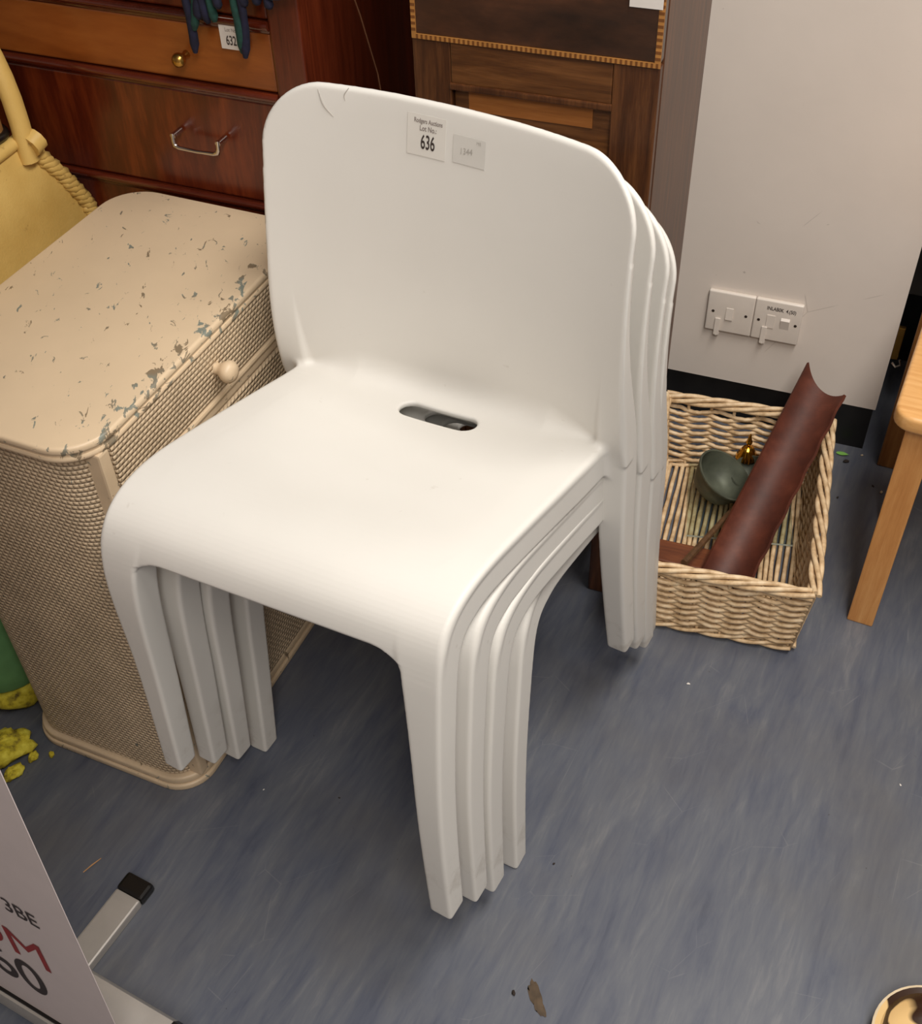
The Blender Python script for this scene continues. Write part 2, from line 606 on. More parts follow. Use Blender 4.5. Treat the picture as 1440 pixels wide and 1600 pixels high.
    def mesh(self, name, smooth=False, angle=40):
        me = bpy.data.meshes.new(name)
        me.from_pydata(self.v, [], self.f)
        bm = bmesh.new()
        bm.from_mesh(me)
        bmesh.ops.recalc_face_normals(bm, faces=bm.faces[:])
        if smooth:
            for f in bm.faces:
                f.smooth = True
            for e in bm.edges:
                if len(e.link_faces) == 2 and e.calc_face_angle(0) > math.radians(angle):
                    e.smooth = False
        bm.to_mesh(me)
        bm.free()
        me.update()
        return me

    def build(self, name, mat, parent=None, smooth=False, angle=40):
        return link_mesh(name, self.mesh(name, smooth, angle), mat, parent)


def catmull(pts, n=10):
    P = [np.array(p, float) for p in pts]
    P = [2 * P[0] - P[1]] + P + [2 * P[-1] - P[-2]]
    out = []
    for i in range(1, len(P) - 2):
        for k in range(n):
            t = k / n
            a, b, c, d = P[i - 1], P[i], P[i + 1], P[i + 2]
            out.append(0.5 * ((2 * b) + (-a + c) * t + (2 * a - 5 * b + 4 * c - d) * t * t + (-a + 3 * b - 3 * c + d) * t ** 3))
    out.append(P[-2])
    return np.array(out)


def rounded(x0, x1, y0, y1, r, n=6):
    pts = []
    for (cx, cy, a0) in ((x1 - r, y1 - r, 0), (x0 + r, y1 - r, PI / 2), (x0 + r, y0 + r, PI), (x1 - r, y0 + r, 1.5 * PI)):
        for k in range(n + 1):
            a = a0 + PI / 2 * k / n
            pts.append((cx + r * math.cos(a), cy + r * math.sin(a)))
    return pts


def text_mesh(txt, size, align='LEFT', bold=0.0, xs=1.0):
    """flat letter outlines in the xy plane as verts and faces"""
    cu = bpy.data.curves.new('letters', 'FONT')
    cu.body = txt
    cu.size = size
    cu.align_x = align
    cu.offset = bold
    o = bpy.data.objects.new('letters', cu)
    C.objects.link(o)
    dg = bpy.context.evaluated_depsgraph_get()
    dg.update()
    me = bpy.data.meshes.new_from_object(o.evaluated_get(dg))
    v = [(p.co.x * xs, p.co.y) for p in me.vertices]
    f = [tuple(q.vertices) for q in me.polygons]
    bpy.data.objects.remove(o)
    bpy.data.curves.remove(cu)
    bpy.data.meshes.remove(me)
    return v, f


# ------------------------------------------------------------------ the room
AW = -0.393                                   # direction of the pillar wall
WO = Vector((0.790, 1.690, 0))                # pillar's right corner on the floor
WD = Vector((math.cos(AW), math.sin(AW), 0))
WN = Vector((-WD.y, WD.x, 0))                 # into the wall


def wl(u, d, z):
    return WO + WD * u + WN * d + Vector((0, 0, z))


def wall_box(mb, u0, u1, d0, d1, z0, z1):
    v = [wl(u, d, z) for u in (u0, u1) for d in (d0, d1) for z in (z0, z1)]
    return mb.add(v, [(0, 1, 3, 2), (4, 6, 7, 5), (0, 4, 5, 1), (2, 3, 7, 6), (0, 2, 6, 4), (1, 5, 7, 3)])


mb = MB().box(-3.2, 3.2, -2.6, 3.4, -0.05, 0.0)
struct(mb.build('floor', 'floor'))
mb = MB().box(-3.2, 3.2, -2.6, 3.4, 2.6, 2.65)
struct(mb.build('ceiling', 'ceiling'))
struct(wall_box(MB(), -0.426, 0.0, 0.0, 0.32, 0.098, 2.6).build('wall_right', 'wall'))
struct(wall_box(MB(), -0.426, -0.004, 0.001, 0.30, 0.0, 0.098).build('baseboard_right', 'skirt'))
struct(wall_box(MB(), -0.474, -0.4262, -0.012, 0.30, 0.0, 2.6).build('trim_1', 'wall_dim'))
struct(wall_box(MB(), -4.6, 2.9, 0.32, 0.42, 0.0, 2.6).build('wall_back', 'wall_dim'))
struct(wall_box(MB(), 0.0, 1.6, 0.318, 0.3198, 0.0, 0.16).build('baseboard_back', 'skirt'))

struct(MB().box(-3.25, -3.2, -2.6, 3.4, 0.0, 2.6).build('wall_left', 'wall'))
struct(MB().box(3.2, 3.25, -2.6, 3.4, 0.0, 2.6).build('wall_side', 'wall'))
struct(MB().box(-3.25, 3.25, -2.65, -2.6, 0.0, 2.6).build('wall_front', 'wall'))

# ceiling light fittings that hold the lamps
for i, (lx, ly, lz, la, sx, sy, pw) in enumerate(LIGHTS):
    t = thing('ceiling_light', ('white strip light fitting on the ceiling nearer the pillar', 'white strip light fitting on the ceiling farther from the pillar')[i], 'light', (lx, ly, 2.6), la)
    MB().box(-sx / 2, sx / 2, -sy / 2, sy / 2, -0.045, 0.0, 0.004).build('housing', 'white_pl', t)


# ------------------------------------------------------------------ moulded stacking chairs
def smin(a, b, k):
    h = np.clip(0.5 + 0.5 * (b - a) / k, 0, 1)
    return b * (1 - h) + a * h - k * h * (1 - h)


def smax(a, b, k):
    return -smin(-a, -b, k)


def poly_dist(Y, Z, pts, rad):
    """distance in the yz plane to a thick polyline with a radius for each point"""
    best = np.full(Y.shape, 9.0)
    for i in range(len(pts) - 1):
        a, b = pts[i], pts[i + 1]
        d = b - a
        t = np.clip(((Y - a[0]) * d[0] + (Z - a[1]) * d[1]) / (d @ d), 0, 1)
        q = np.hypot(Y - a[0] - t * d[0], Z - a[1] - t * d[1]) - (rad[i] * (1 - t) + rad[i + 1] * t)
        best = np.minimum(best, q)
    return best


BACK_Z = [0.36, 0.41, 0.45, 0.52, 0.60, 0.68, 0.77, 0.81]
BACK_Y = [0.238, 0.214, 0.201, 0.196, 0.199, 0.207, 0.222, 0.231]
_bt = catmull(list(zip(BACK_Z, BACK_Y)), 16)
BACK_Z, BACK_Y = _bt[:, 0], _bt[:, 1]
WRAP = 0.034
TWIST = 0.09


def back_y(x, z):
    return np.interp(z, BACK_Z, BACK_Y) - WRAP * np.abs(np.asarray(x) / 0.233) ** 2.3


def twist_dy(x, z):
    return TWIST * x * np.exp(-((z - 0.44) / 0.17) ** 2)


SHELL = catmull([(-0.209, 0.33), (-0.2055, 0.40), (-0.1985, 0.443), (-0.182, 0.470), (-0.150, 0.485), (-0.10, 0.486), (-0.02, 0.471), (0.08, 0.449), (0.15, 0.434), (0.20, 0.430)], 6)
RAIL = catmull([(-0.2225, 0.0, .0160), (-0.2155, 0.14, .0175), (-0.207, 0.27, .0185), (-0.1975, 0.375, .0195), (-0.187, 0.425, .0205), (-0.168, 0.452, .021),
                (-0.140, 0.4635, .0215), (-0.10, 0.4650, .0215), (-0.02, 0.4500, .0215), (0.08, 0.4275, .0215), (0.15, 0.4125, .021), (0.185, 0.407, .020)], 6)


def smooth_table(pts):
    t = catmull(pts, 14)
    return lambda z: np.interp(z, t[:, 0], t[:, 1])


LEG_W = smooth_table([(-0.02, 0.031), (0.15, 0.0330), (0.27, 0.0362), (0.36, 0.0418), (0.42, 0.0472), (0.46, 0.0505), (0.83, 0.0505)])
BL_OUT = smooth_table([(-0.02, 0.2433), (0.20, 0.2405), (0.45, 0.237), (0.70, 0.233), (0.83, 0.233)])
BL_W = smooth_table([(-0.02, 0.031), (0.15, 0.0335), (0.30, 0.036), (0.45, 0.036), (0.70, 0.020), (0.83, 0.020)])
BL_Y = smooth_table([(-0.02, 0.2590), (0.10, 0.2385), (0.20, 0.222), (0.33, 0.201), (0.45, 0.1845), (0.56, 0.174), (0.70, 0.177), (0.83, 0.177)])
BL_HD = smooth_table([(-0.02, 0.0165), (0.15, 0.0177), (0.30, 0.0185), (0.42, 0.0185), (0.50, 0.0145), (0.60, 0.0075), (0.70, 0.0045), (0.83, 0.0045)])


def chair_core(x, Y, Z, s, rail2):
    """signed distance of the moulded chair; x >= 0, s and rail2 are the profile distances in the yz plane"""
    fade = np.clip((Y + 0.16) / 0.08, 0, 1)
    fade = fade * fade * (3 - 2 * fade)
    wr = LEG_W(Z) * (1 - fade) + 0.030 * fade
    xo = 0.231 - 0.020 * np.clip(Z / 0.45, 0, 1.1)
    s = smax(s, x - 0.2095 + 0 * s, 0.006)
    # arched front edge between the legs
    ax = np.clip(x - 0.128, 0.0, 0.0519)
    arch = 0.433 - (0.052 - np.sqrt(0.052 ** 2 - ax ** 2))
    s = np.where(Y < -0.14, smax(s, (arch - Z), 0.005), s)
    r = smax(rail2, np.abs(x - (xo - wr / 2)) - wr / 2, 0.0055)
    r = smax(r, -Z, 0.004)
    d = smin(s, r, 0.0015 + 0.0045 * np.clip((Z - 0.38) / 0.07, 0, 1))
    # backrest
    qx, qz = x - (0.233 - 0.072), np.abs(Z - 0.60) - (0.197 - 0.072)
    outl = np.hypot(np.maximum(qx, 0), np.maximum(qz, 0)) + np.minimum(np.maximum(qx, qz), 0) - 0.072
    outl = np.where(Z < 0.6, np.maximum(x - 0.233, 0.415 - Z), outl)
    yb = np.interp(Z, BACK_Z, BACK_Y) - WRAP * (x / 0.233) ** 2.3
    bk = smax(np.abs(Y - yb) - 0.0046, outl, 0.005)
    b_out, b_w, b_hd = BL_OUT(Z), BL_W(Z), BL_HD(Z)
    up = np.clip((Z - 0.40) / 0.17, 0, 1)
    up = up * up * (3 - 2 * up)
    byc = BL_Y(Z) * (1 - up) + (yb - 0.0030 + b_hd) * up        # flush with the backrest's face higher up
    bl = smax(smax(np.abs(x - (b_out - b_w / 2)) - b_w / 2, np.abs(Y - byc) - b_hd, 0.006 - 0.003 * up), np.maximum(-Z, Z - 0.70), 0.004)
    bk = smin(bk, bl, 0.012 - 0.010 * up)
    d = smin(d, bk, 0.040 - 0.030 * np.clip((x - 0.13) / 0.06, 0, 1))
    # hand slot
    sl = np.hypot(np.maximum(0.0, x - 0.036), Y - 0.152) - 0.0155
    sl = np.maximum(sl, np.abs(Z - 0.43) - 0.05)
    return smax(d, -sl, 0.004)


def seat_dip(x, Y):
    t = np.clip((Y + 0.17) / 0.14, 0, 1)
    return 0.013 * np.maximum(0.0, 1 - (x / 0.172) ** 2) ** 1.4 * t * t * (3 - 2 * t)


def chair_sdf(P):
    x, Y, Z = np.abs(P[:, 0]), P[:, 1], P[:, 2]
    s = poly_dist(Y, Z + seat_dip(x, Y), SHELL, np.full(len(SHELL), 0.0045))
    return chair_core(x, Y, Z, s, poly_dist(Y, Z, RAIL[:, :2], RAIL[:, 2]))


def chair_field(h):
    xs = np.arange(0, 0.256, h)
    ys = np.arange(-0.256, 0.292, h)
    zs = np.arange(-0.012, 0.822, h)
    Y2, Z2 = np.meshgrid(ys, zs, indexing='ij')
    shell2 = poly_dist(Y2, Z2, SHELL, np.full(len(SHELL), 0.0045))
    rail2 = poly_dist(Y2, Z2, RAIL[:, :2], RAIL[:, 2])
    out = np.empty((len(xs), len(ys), len(zs)), np.float32)
    for i, x in enumerate(xs):
        # the seat profile pushed down by the dip: sample its table shifted along z
        zi = (zs[None, :] + seat_dip(x, ys)[:, None] - zs[0]) / h
        k0 = np.clip(np.floor(zi).astype(int), 0, len(zs) - 2)
        fr = zi - k0
        s = np.take_along_axis(shell2, k0, 1) * (1 - fr) + np.take_along_axis(shell2, k0 + 1, 1) * fr
        out[i] = chair_core(x, Y2, Z2, s, rail2)
    full = np.concatenate([out[:0:-1], out], 0)
    return full, np.array([-xs[-1], ys[0], zs[0]]), h


def surface_nets(f, org, h):
    nx, ny, nz = f.shape
    s = f < 0
    corners = [(i, j, k) for i in (0, 1) for j in (0, 1) for k in (0, 1)]
    cnt = sum(s[i:nx - 1 + i, j:ny - 1 + j, k:nz - 1 + k].astype(np.int8) for i, j, k in corners)
    act = (cnt > 0) & (cnt < 8)
    idx = np.full(act.shape, -1, np.int64)
    cells = np.argwhere(act)
    idx[act] = np.arange(len(cells))
    acc = np.zeros((len(cells), 3))
    num = np.zeros(len(cells))
    vals = {c: f[cells[:, 0] + c[0], cells[:, 1] + c[1], cells[:, 2] + c[2]].astype(float) for c in corners}
    for a in corners:
        for ax in range(3):
            if a[ax] == 0:
                b = list(a)
                b[ax] = 1
                b = tuple(b)
                va, vb = vals[a], vals[b]
                m = (va < 0) != (vb < 0)
                t = np.where(m, va / np.where(m, va - vb, 1), 0)
                p = np.tile(np.array(a, float), (len(cells), 1))
                p[:, ax] += t
                acc[m] += p[m]
                num[m] += 1
    V = org + (cells + acc / num[:, None]) * h
    quads = []
    for ax in range(3):
        o1, o2 = (ax + 1) % 3, (ax + 2) % 3
        sl0 = [slice(None)] * 3
        sl1 = [slice(None)] * 3
        sl0[ax], sl1[ax] = slice(0, -1), slice(1, None)
        a, b = s[tuple(sl0)], s[tuple(sl1)]
        for flip in (False, True):
            e = np.argwhere((a & ~b) if not flip else (~a & b))
            ok = (e[:, o1] > 0) & (e[:, o2] > 0) & (e[:, o1] < idx.shape[o1]) & (e[:, o2] < idx.shape[o2])
            e = e[ok]
            q = []
            for d1, d2 in ((0, 0), (-1, 0), (-1, -1), (0, -1)):
                c = e.copy()
                c[:, o1] += d1
                c[:, o2] += d2
                q.append(idx[c[:, 0], c[:, 1], c[:, 2]])
            q = np.stack(q, 1)
            quads.append(q[:, ::-1] if flip else q)
    return V, np.concatenate(quads)


def grid_mesh(name, V, Q, N):
    used, inv = np.unique(Q, return_inverse=True)
    Q = inv.reshape(-1, 4)
    me = bpy.data.meshes.new(name)
    me.vertices.add(len(used))
    me.vertices.foreach_set('co', V[used].astype(np.float32).ravel())
    me.loops.add(Q.size)
    me.loops.foreach_set('vertex_index', Q.ravel().astype(np.int32))
    me.polygons.add(len(Q))
    me.polygons.foreach_set('loop_start', np.arange(0, Q.size, 4, dtype=np.int32))
    me.polygons.foreach_set('use_smooth', np.ones(len(Q), bool))
    me.update(calc_edges=True)
    me.normals_split_custom_set_from_vertices([tuple(n) for n in N[used]])
    return me


_f3, _org, _h = chair_field(0.0028)
CV, CQ = surface_nets(_f3, _org, _h)
del _f3
_ea = np.concatenate([CQ[:, i] for i in range(4)])
_eb = np.concatenate([CQ[:, (i + 1) % 4] for i in range(4)])
_deg = np.bincount(_ea, minlength=len(CV)) + np.bincount(_eb, minlength=len(CV))


def sdf_grad(P, e=0.0006):
    g = np.empty_like(P)
    for k in range(3):
        a, b = P.copy(), P.copy()
        a[:, k] += e
        b[:, k] -= e
        g[:, k] = (chair_sdf(a) - chair_sdf(b)) / (2 * e)
    return g


for rnd in range(2):                                    # even out the mesh, then pull it back on the true surface
    for it in range(2):
        acc = np.stack([np.bincount(_ea, CV[_eb, k], len(CV)) + np.bincount(_eb, CV[_ea, k], len(CV)) for k in range(3)], 1)
        CV = CV + 0.5 * (acc / _deg[:, None] - CV)
    g = sdf_grad(CV)
    g /= np.maximum((g * g).sum(1, keepdims=True), 0.2)
    for it in range(2):
        CV = CV - np.clip(chair_sdf(CV), -0.003, 0.003)[:, None] * g
CN = sdf_grad(CV, 0.0012)
# carry the slight twist of the seat over to points and normals
_e = 1e-4
_gx = (twist_dy(CV[:, 0] + _e, CV[:, 2]) - twist_dy(CV[:, 0] - _e, CV[:, 2])) / (2 * _e)
_gz = (twist_dy(CV[:, 0], CV[:, 2] + _e) - twist_dy(CV[:, 0], CV[:, 2] - _e)) / (2 * _e)
CN[:, 0] -= CN[:, 1] * _gx
CN[:, 2] -= CN[:, 1] * _gz
CN /= np.maximum(np.linalg.norm(CN, axis=1, keepdims=True), 1e-12)
CV[:, 1] += twist_dy(CV[:, 0], CV[:, 2])
_a, _b, _c, _d = (CV[CQ[:, i]] for i in range(4))
_ct = (_a + _b + _c + _d) / 4
is_leg = _ct[:, 2] < 0.395
is_back = (~is_leg) & (_ct[:, 2] > 0.462) & (_ct[:, 1] > 0.06)
PARTS = [('backrest', is_back), ('seat', ~is_leg & ~is_back)]
for sx in (-1, 1):
    for sy in (-1, 1):
        PARTS.append(('leg', is_leg & (np.sign(_ct[:, 0]) == sx) & (np.sign(_ct[:, 1]) == sy)))
CHAIR_MESH = []
for nm, mk in PARTS:
    me = grid_mesh(nm, CV, CQ[mk], CN)
    me.materials.append(M['plastic'])
    CHAIR_MESH.append((nm, me))

POSES = [(-0.0995, 0.9990, 0.1622, -0.5621, 0.0228, -0.0021),
         (-0.0705, 1.0491, 0.1050, -0.5533, 0.0190, 0.0010),
         (-0.0476, 1.0860, 0.0600, -0.5500, 0.0200, 0.0050),
         (-0.0235, 1.1461, 0.0000, -0.5161, 0.0000, 0.0000)]
CH_LABEL = ['white plastic chair on top of the stack, lot 636 sticker on its backrest',
            'white plastic chair second from the top of the stack, directly under the stickered one',
            'white plastic chair third from the top of the stack, resting on the lowest one',
            'lowest white plastic chair of the stack, its four feet on the floor']
chairs = []
for i, (x, y, z, yaw, pit, rol) in enumerate(POSES):
    t = thing('plastic_chair', CH_LABEL[i], 'chair', group='stacked white plastic chairs')
    t.matrix_world = Matrix.Translation((x, y, z)) @ Matrix.Rotation(yaw, 4, 'Z') @ Matrix.Rotation(pit, 4, 'X') @ Matrix.Rotation(rol, 4, 'Y')
    for nm, me in CHAIR_MESH:
        link_mesh(nm, me, None, t)
    chairs.append(t)


# stickers on the top chair's backrest (flat print laid on the curved surface)
def on_back(x, z, off):
    y = float(back_y(x, z)) + float(twist_dy(x, z)) - 0.0046 - off
    return (x, y, z)


def back_patch(name, mat, xc, zc, w, h, off, parent):
    mbp = MB()

    def fn(u, v):
        return on_back(xc - w / 2 + w * u, zc - h / 2 + h * v, off)
    mbp.sheet(fn, 8, 6, 0.0003)
    return mbp.build(name, mat, parent, True)


def back_text(name, txt, size, xc, zc, mat, parent, bold=0.0, xs=1.0, off=0.0012, slant=0.0):
    v, f = text_mesh(txt, size, 'CENTER', bold, xs)
    mbp = MB()
    mbp.add([on_back(xc + p[0], zc + p[1] + slant * p[0], off) for p in v], f)
    me = bpy.data.meshes.new(name)
    me.from_pydata(mbp.v, [], mbp.f)
    return link_mesh(name, me, mat, parent)


st = back_patch('lot_sticker', 'sticker', -0.031, 0.762, 0.048, 0.044, 0.0006, chairs[0])
st['label'] = 'white printed lot sticker numbered 636'
back_text('print', 'Rodgers Auctions', 0.0068, -0.029, 0.7755, 'ink_grey', st, 0.0001, 0.72)
back_text('print', 'Lot No.:', 0.0078, -0.029, 0.7675, 'ink_grey', st, 0.0001, 0.8)
back_text('print', '636', 0.0215, -0.029, 0.7485, 'ink', st, 0.0003, 0.56)
st = back_patch('paper_sticker', 'sticker_g', 0.0225, 0.757, 0.040, 0.030, 0.0006, chairs[0])
st['label'] = 'grey paper sticker with a faint handwritten 1344'
back_text('handwriting', '1344', 0.0095, 0.019, 0.7535, 'ink_pale', st, 0.0, 0.85, slant=0.1)
back_text('handwriting', 'ME', 0.0045, 0.034, 0.7665, 'ink_pale', st)
for (pts, r) in ((((-0.165, 0.792), (-0.158, 0.776), (-0.146, 0.764)), 0.0010), (((-0.128, 0.797), (-0.133, 0.789), (-0.132, 0.783)), 0.0008)):
    cv = catmull(pts, 6)
    mbp = MB().tube([on_back(p[0], p[1], 0.0001) for p in cv], [r * (0.3 + 0.7 * math.sin(PI * min(1, max(0, k / (len(cv) - 1))))) for k in range(len(cv))], 5)
    mbp.build('scuff_mark', 'ink_pale', chairs[0])

# ------------------------------------------------------------------ cream painted woven chest
AC = 1.1362
CXY = Vector((-0.4111, 0.9555, 0))
CD, CW_, CH_ = 0.5284, 0.315, 0.6834
ch = thing('painted_chest', 'cream painted woven-fibre chest with chipped paint, left of the chair stack', 'chest', CXY, AC)
# local frame: x along the drawer front (receding), y towards the chest's back, z up
MB().prism(rounded(0.012, CD - 0.012, 0.012, CW_ - 0.012, 0.05, 8), 0.03, 0.664).build('body', 'cream_weave', ch, True, 30)
mbt = MB().prism(rounded(0, CD, 0, CW_, 0.06, 10), 0.672, CH_, 0.004, 3)
mbt.prism(rounded(0.003, CD - 0.003, 0.003, CW_ - 0.003, 0.058, 10), 0.6685, 0.6722)
mbt.prism(rounded(0.001, CD - 0.001, 0.001, CW_ - 0.001, 0.059, 10), 0.661, 0.669, 0.003, 2)
tp = mbt.build('top', 'cream_top', ch, True, 35)
mbp = MB().prism(rounded(0.002, CD - 0.002, 0.002, CW_ - 0.002, 0.056, 10), 0.0, 0.012, 0.003)
mbp.prism(rounded(0.005, CD - 0.005, 0.005, CW_ - 0.005, 0.054, 10), 0.011, 0.026, 0.004, 3)
mbp.build('plinth', 'cream_trim', ch, True, 35)
# posts and rails of the front
for px_ in (0.030, CD - 0.048):
    MB().box(px_, px_ + 0.018, 0.004, 0.03, 0.026, 0.662, 0.003).build('post', 'cream_trim', ch)
for rz_ in (0.572, 0.452):
    o = MB().box(0.048, CD - 0.048, 0.004, 0.03, rz_ - 0.012, rz_ + 0.004, 0.004).box(0.048, CD - 0.048, 0.001, 0.03, rz_ + 0.003, rz_ + 0.011, 0.0035).build('rail', 'cream_trim', ch)
for k, (z0, z1) in enumerate(((0.586, 0.658), (0.466, 0.557), (0.032, 0.437))):
    dr = MB().box(0.050, CD - 0.050, 0.003, 0.03, z0, z1, 0.003).build('drawer' if k < 2 else 'door', 'cream_weave', ch)
    zk = (z0 + z1) / 2 if k < 2 else 0.30
    kx = 0.262 if k < 2 else 0.45
    MB().lathe([(0.0, -0.012), (0.010, -0.011), (0.0125, -0.008), (0.0095, -0.003), (0.0075, 0.004), (0.0085, 0.008), (0.0125, 0.0125), (0.0150, 0.018), (0.0148, 0.023), (0.011, 0.0275), (0.005, 0.0290), (0.0, 0.0292)], 20, (kx, 0.004, zk), (0, -1, 0)).build('knob', 'cream_trim', dr, True, 60)
MB().box(CD - 0.008, CD + 0.001, 0.006, 0.028, 0.6838, 0.6842).build('paper_tag', 'paper', ch)

# ------------------------------------------------------------------ mahogany chest of drawers
AM = -0.41
MO = Vector((-0.176, 1.462, 0))
mg = thing('chest_of_drawers', 'dark red mahogany chest of drawers behind the cream chest', 'drawers', MO, AM)
# local: x along the front (negative = left), y into the chest, z up; right front corner at the origin
mx0, mx1 = -0.86, 0.0
MB().box(mx0, mx1, 0.014, 0.42, 0.06, 1.14, 0.002).build('carcass', 'mahog_frame', mg)
MB().box(mx0 - 0.012, mx1 + 0.012, -0.012, 0.42, 1.14, 1.165, 0.006).build('top', 'mahog_rail', mg)
MB().box(mx0 - 0.008, mx1 + 0.008, -0.008, 0.42, 0.0, 0.062, 0.006).build('plinth', 'mahog_rail', mg)
for a, b in ((mx1 - 0.046, mx1), (mx0, mx0 + 0.046)):
    MB().box(a, b, -0.002, 0.02, 0.062, 1.14, 0.003).build('stile', 'mahog_frame', mg)
RAILS = [0.19, 0.43, 0.676, 0.842, 0.937, 1.04]
for k, rz_ in enumerate(RAILS):
    mbp = MB()
    mbp.box(mx0 + 0.046, mx1 - 0.046, -0.001, 0.02, rz_ - 0.009, rz_ + 0.006, 0.002)
    mbp.tube([(mx0 + 0.046, -0.001, rz_ + 0.001), (mx1 - 0.046, -0.001, rz_ + 0.001)], 0.0062, 10)
    mbp.build('rail', 'mahog_rail', mg, True, 50)
edges_ = [0.066] + RAILS + [1.136]
for k in range(len(edges_) - 1):
    z0, z1 = edges_[k] + 0.008, edges_[k + 1] - 0.010
    dr = MB().box(mx0 + 0.048, mx1 - 0.048, 0.002, 0.02, z0, z1, 0.0025).build('drawer', 'mahog_orange' if k == 4 else 'mahog_dark', mg)
    if k == 3:
        for xh in (-0.176, -0.64):
            hb = MB()
            hb.tube([(xh - 0.036, -0.001, 0.775), (xh - 0.036, -0.022, 0.775)], 0.0042, 10)
            hb.tube([(xh + 0.036, -0.001, 0.775), (xh + 0.036, -0.022, 0.775)], 0.0042, 10)
            pth = [(xh - 0.036, -0.021, 0.779), (xh - 0.036, -0.022, 0.768), (xh - 0.034, -0.023, 0.762), (xh - 0.028, -0.023, 0.7595), (xh, -0.023, 0.7585), (xh + 0.028, -0.023, 0.7595), (xh + 0.034, -0.023, 0.762), (xh + 0.036, -0.022, 0.768), (xh + 0.036, -0.021, 0.779)]
            hb.tube(pth, [0.003, 0.0032, 0.0036, 0.003, 0.0026, 0.003, 0.0036, 0.0032, 0.003], 8)
            hb.build('handle', 'chrome', dr, True, 50)
    else:
        zk = (z0 + z1) / 2 if k != 4 else 0.884
        for xh in (-0.180, -0.68):
            MB().lathe([(0, 0), (0.006, 0.0), (0.0048, 0.004), (0.0042, 0.010), (0.0085, 0.0145), (0.0098, 0.019), (0.0085, 0.0235), (0.0045, 0.0265), (0, 0.027)], 18, (xh, 0.002, zk), (0, -1, 0)).build('knob', 'brass', dr, True, 60)
# paper lot label on the upper drawer
lb = MB().box(-0.118, -0.080, -0.0048, -0.0042, 0.903, 0.943).build('lot_label', 'paper', mg)
lb['label'] = 'white lot label numbered 632'


def flat_text(name, txt, size, loc, mat, parent, xs=1.0, bold=0.0, rot=0.0):
    """letters standing in the local xz plane, facing -y"""
    v, f = text_mesh(txt, size, 'CENTER', bold, xs)
    c, s = math.cos(rot), math.sin(rot)
    me = bpy.data.meshes.new(name)
    me.from_pydata([(loc[0] + c * p[0] - s * p[1], loc[1], loc[2] + s * p[0] + c * p[1]) for p in v], [], f)
    return link_mesh(name, me, mat, parent)


flat_text('print', 'Lot No', 0.007, (-0.101, -0.0052, 0.926), 'ink_grey', lb, 0.8)
flat_text('print', '632', 0.017, (-0.102, -0.0052, 0.909), 'ink', lb, 0.6, 0.0003)
# long pale scratch down the chest's side
MB().tube([(0.0005, 0.10, 1.02), (0.0005, 0.16, 0.90), (0.0005, 0.20, 0.80), (0.0005, 0.215, 0.72)], 0.0011, 5).build('scratch', 'scratch', mg)

# tartan throw hanging over the chest's front with its fringe
tw = thing('tartan_throw', 'dark green and navy woollen throw with fringe hanging over the mahogany drawers', 'blanket', MO, AM)


def throw_fn(u, v):
    x = -0.215 + 0.235 * u
    if v < 0.45:
        y, z = 0.25 - 0.262 * (v / 0.45), 1.171
    else:
        a = (v - 0.45) / 0.55
        y, z = -0.020 - 0.006 * math.sin(9 * u) * a, 1.171 - 0.175 * a - 0.012 * u
    return (x, y, z + 0.004 * math.sin(14 * u) * min(1, v))


MB().sheet(throw_fn, 24, 16, 0.006).build('cloth', 'tartan', tw, True, 60)
for k, (sx_, zz, mt) in enumerate([(-0.150, 0.899, 'tartan3'), (-0.139, 0.930, 'tartan2'), (-0.128, 0.945, 'tartan3'), (-0.120, 0.940, 'tartan3'), (-0.112, 0.944, 'tartan2'), (-0.104, 0.962, 'tartan3'), (-0.079, 0.908, 'tartan2'), (-0.071, 0.903, 'tartan3'),
                                   (-0.165, 0.975, 'tartan3'), (-0.060, 0.968, 'tartan3'), (-0.045, 0.972, 'tartan3'), (-0.030, 0.970, 'tartan3'), (-0.195, 0.985, 'tartan3')]):
    pts = []
    for q in range(9):
        a = q / 8
        pts.append((sx_ + 0.004 * math.sin(3 * a + k), -0.022 - 0.002 * math.sin(5 * a + k * 2), 0.998 + (zz - 0.998) * a))
    MB().tube(pts, [0.0055, 0.0058, 0.005, 0.0055, 0.005, 0.0058, 0.006, 0.0062, 0.003], 7).build('tassel', mt, tw, True, 70)

# ------------------------------------------------------------------ inlaid cabinet
AI = -0.388
IO = Vector((0.1, 1.40, 0))
ic = thing('inlaid_cabinet', 'narrow walnut cabinet with dotted inlay border behind the chair backs', 'cabinet', IO, AI)
ix0, ix1 = -0.150, 0.168
MB().box(ix0, ix1, 0.012, 0.30, 0.19, 1.45, 0.002).build('carcass', 'walnut_v', ic)
dr = MB().box(ix0 + 0.002, ix1 - 0.001, -0.004, 0.014, 0.934, 1.40, 0.002).build('door', 'walnut_dark', ic)
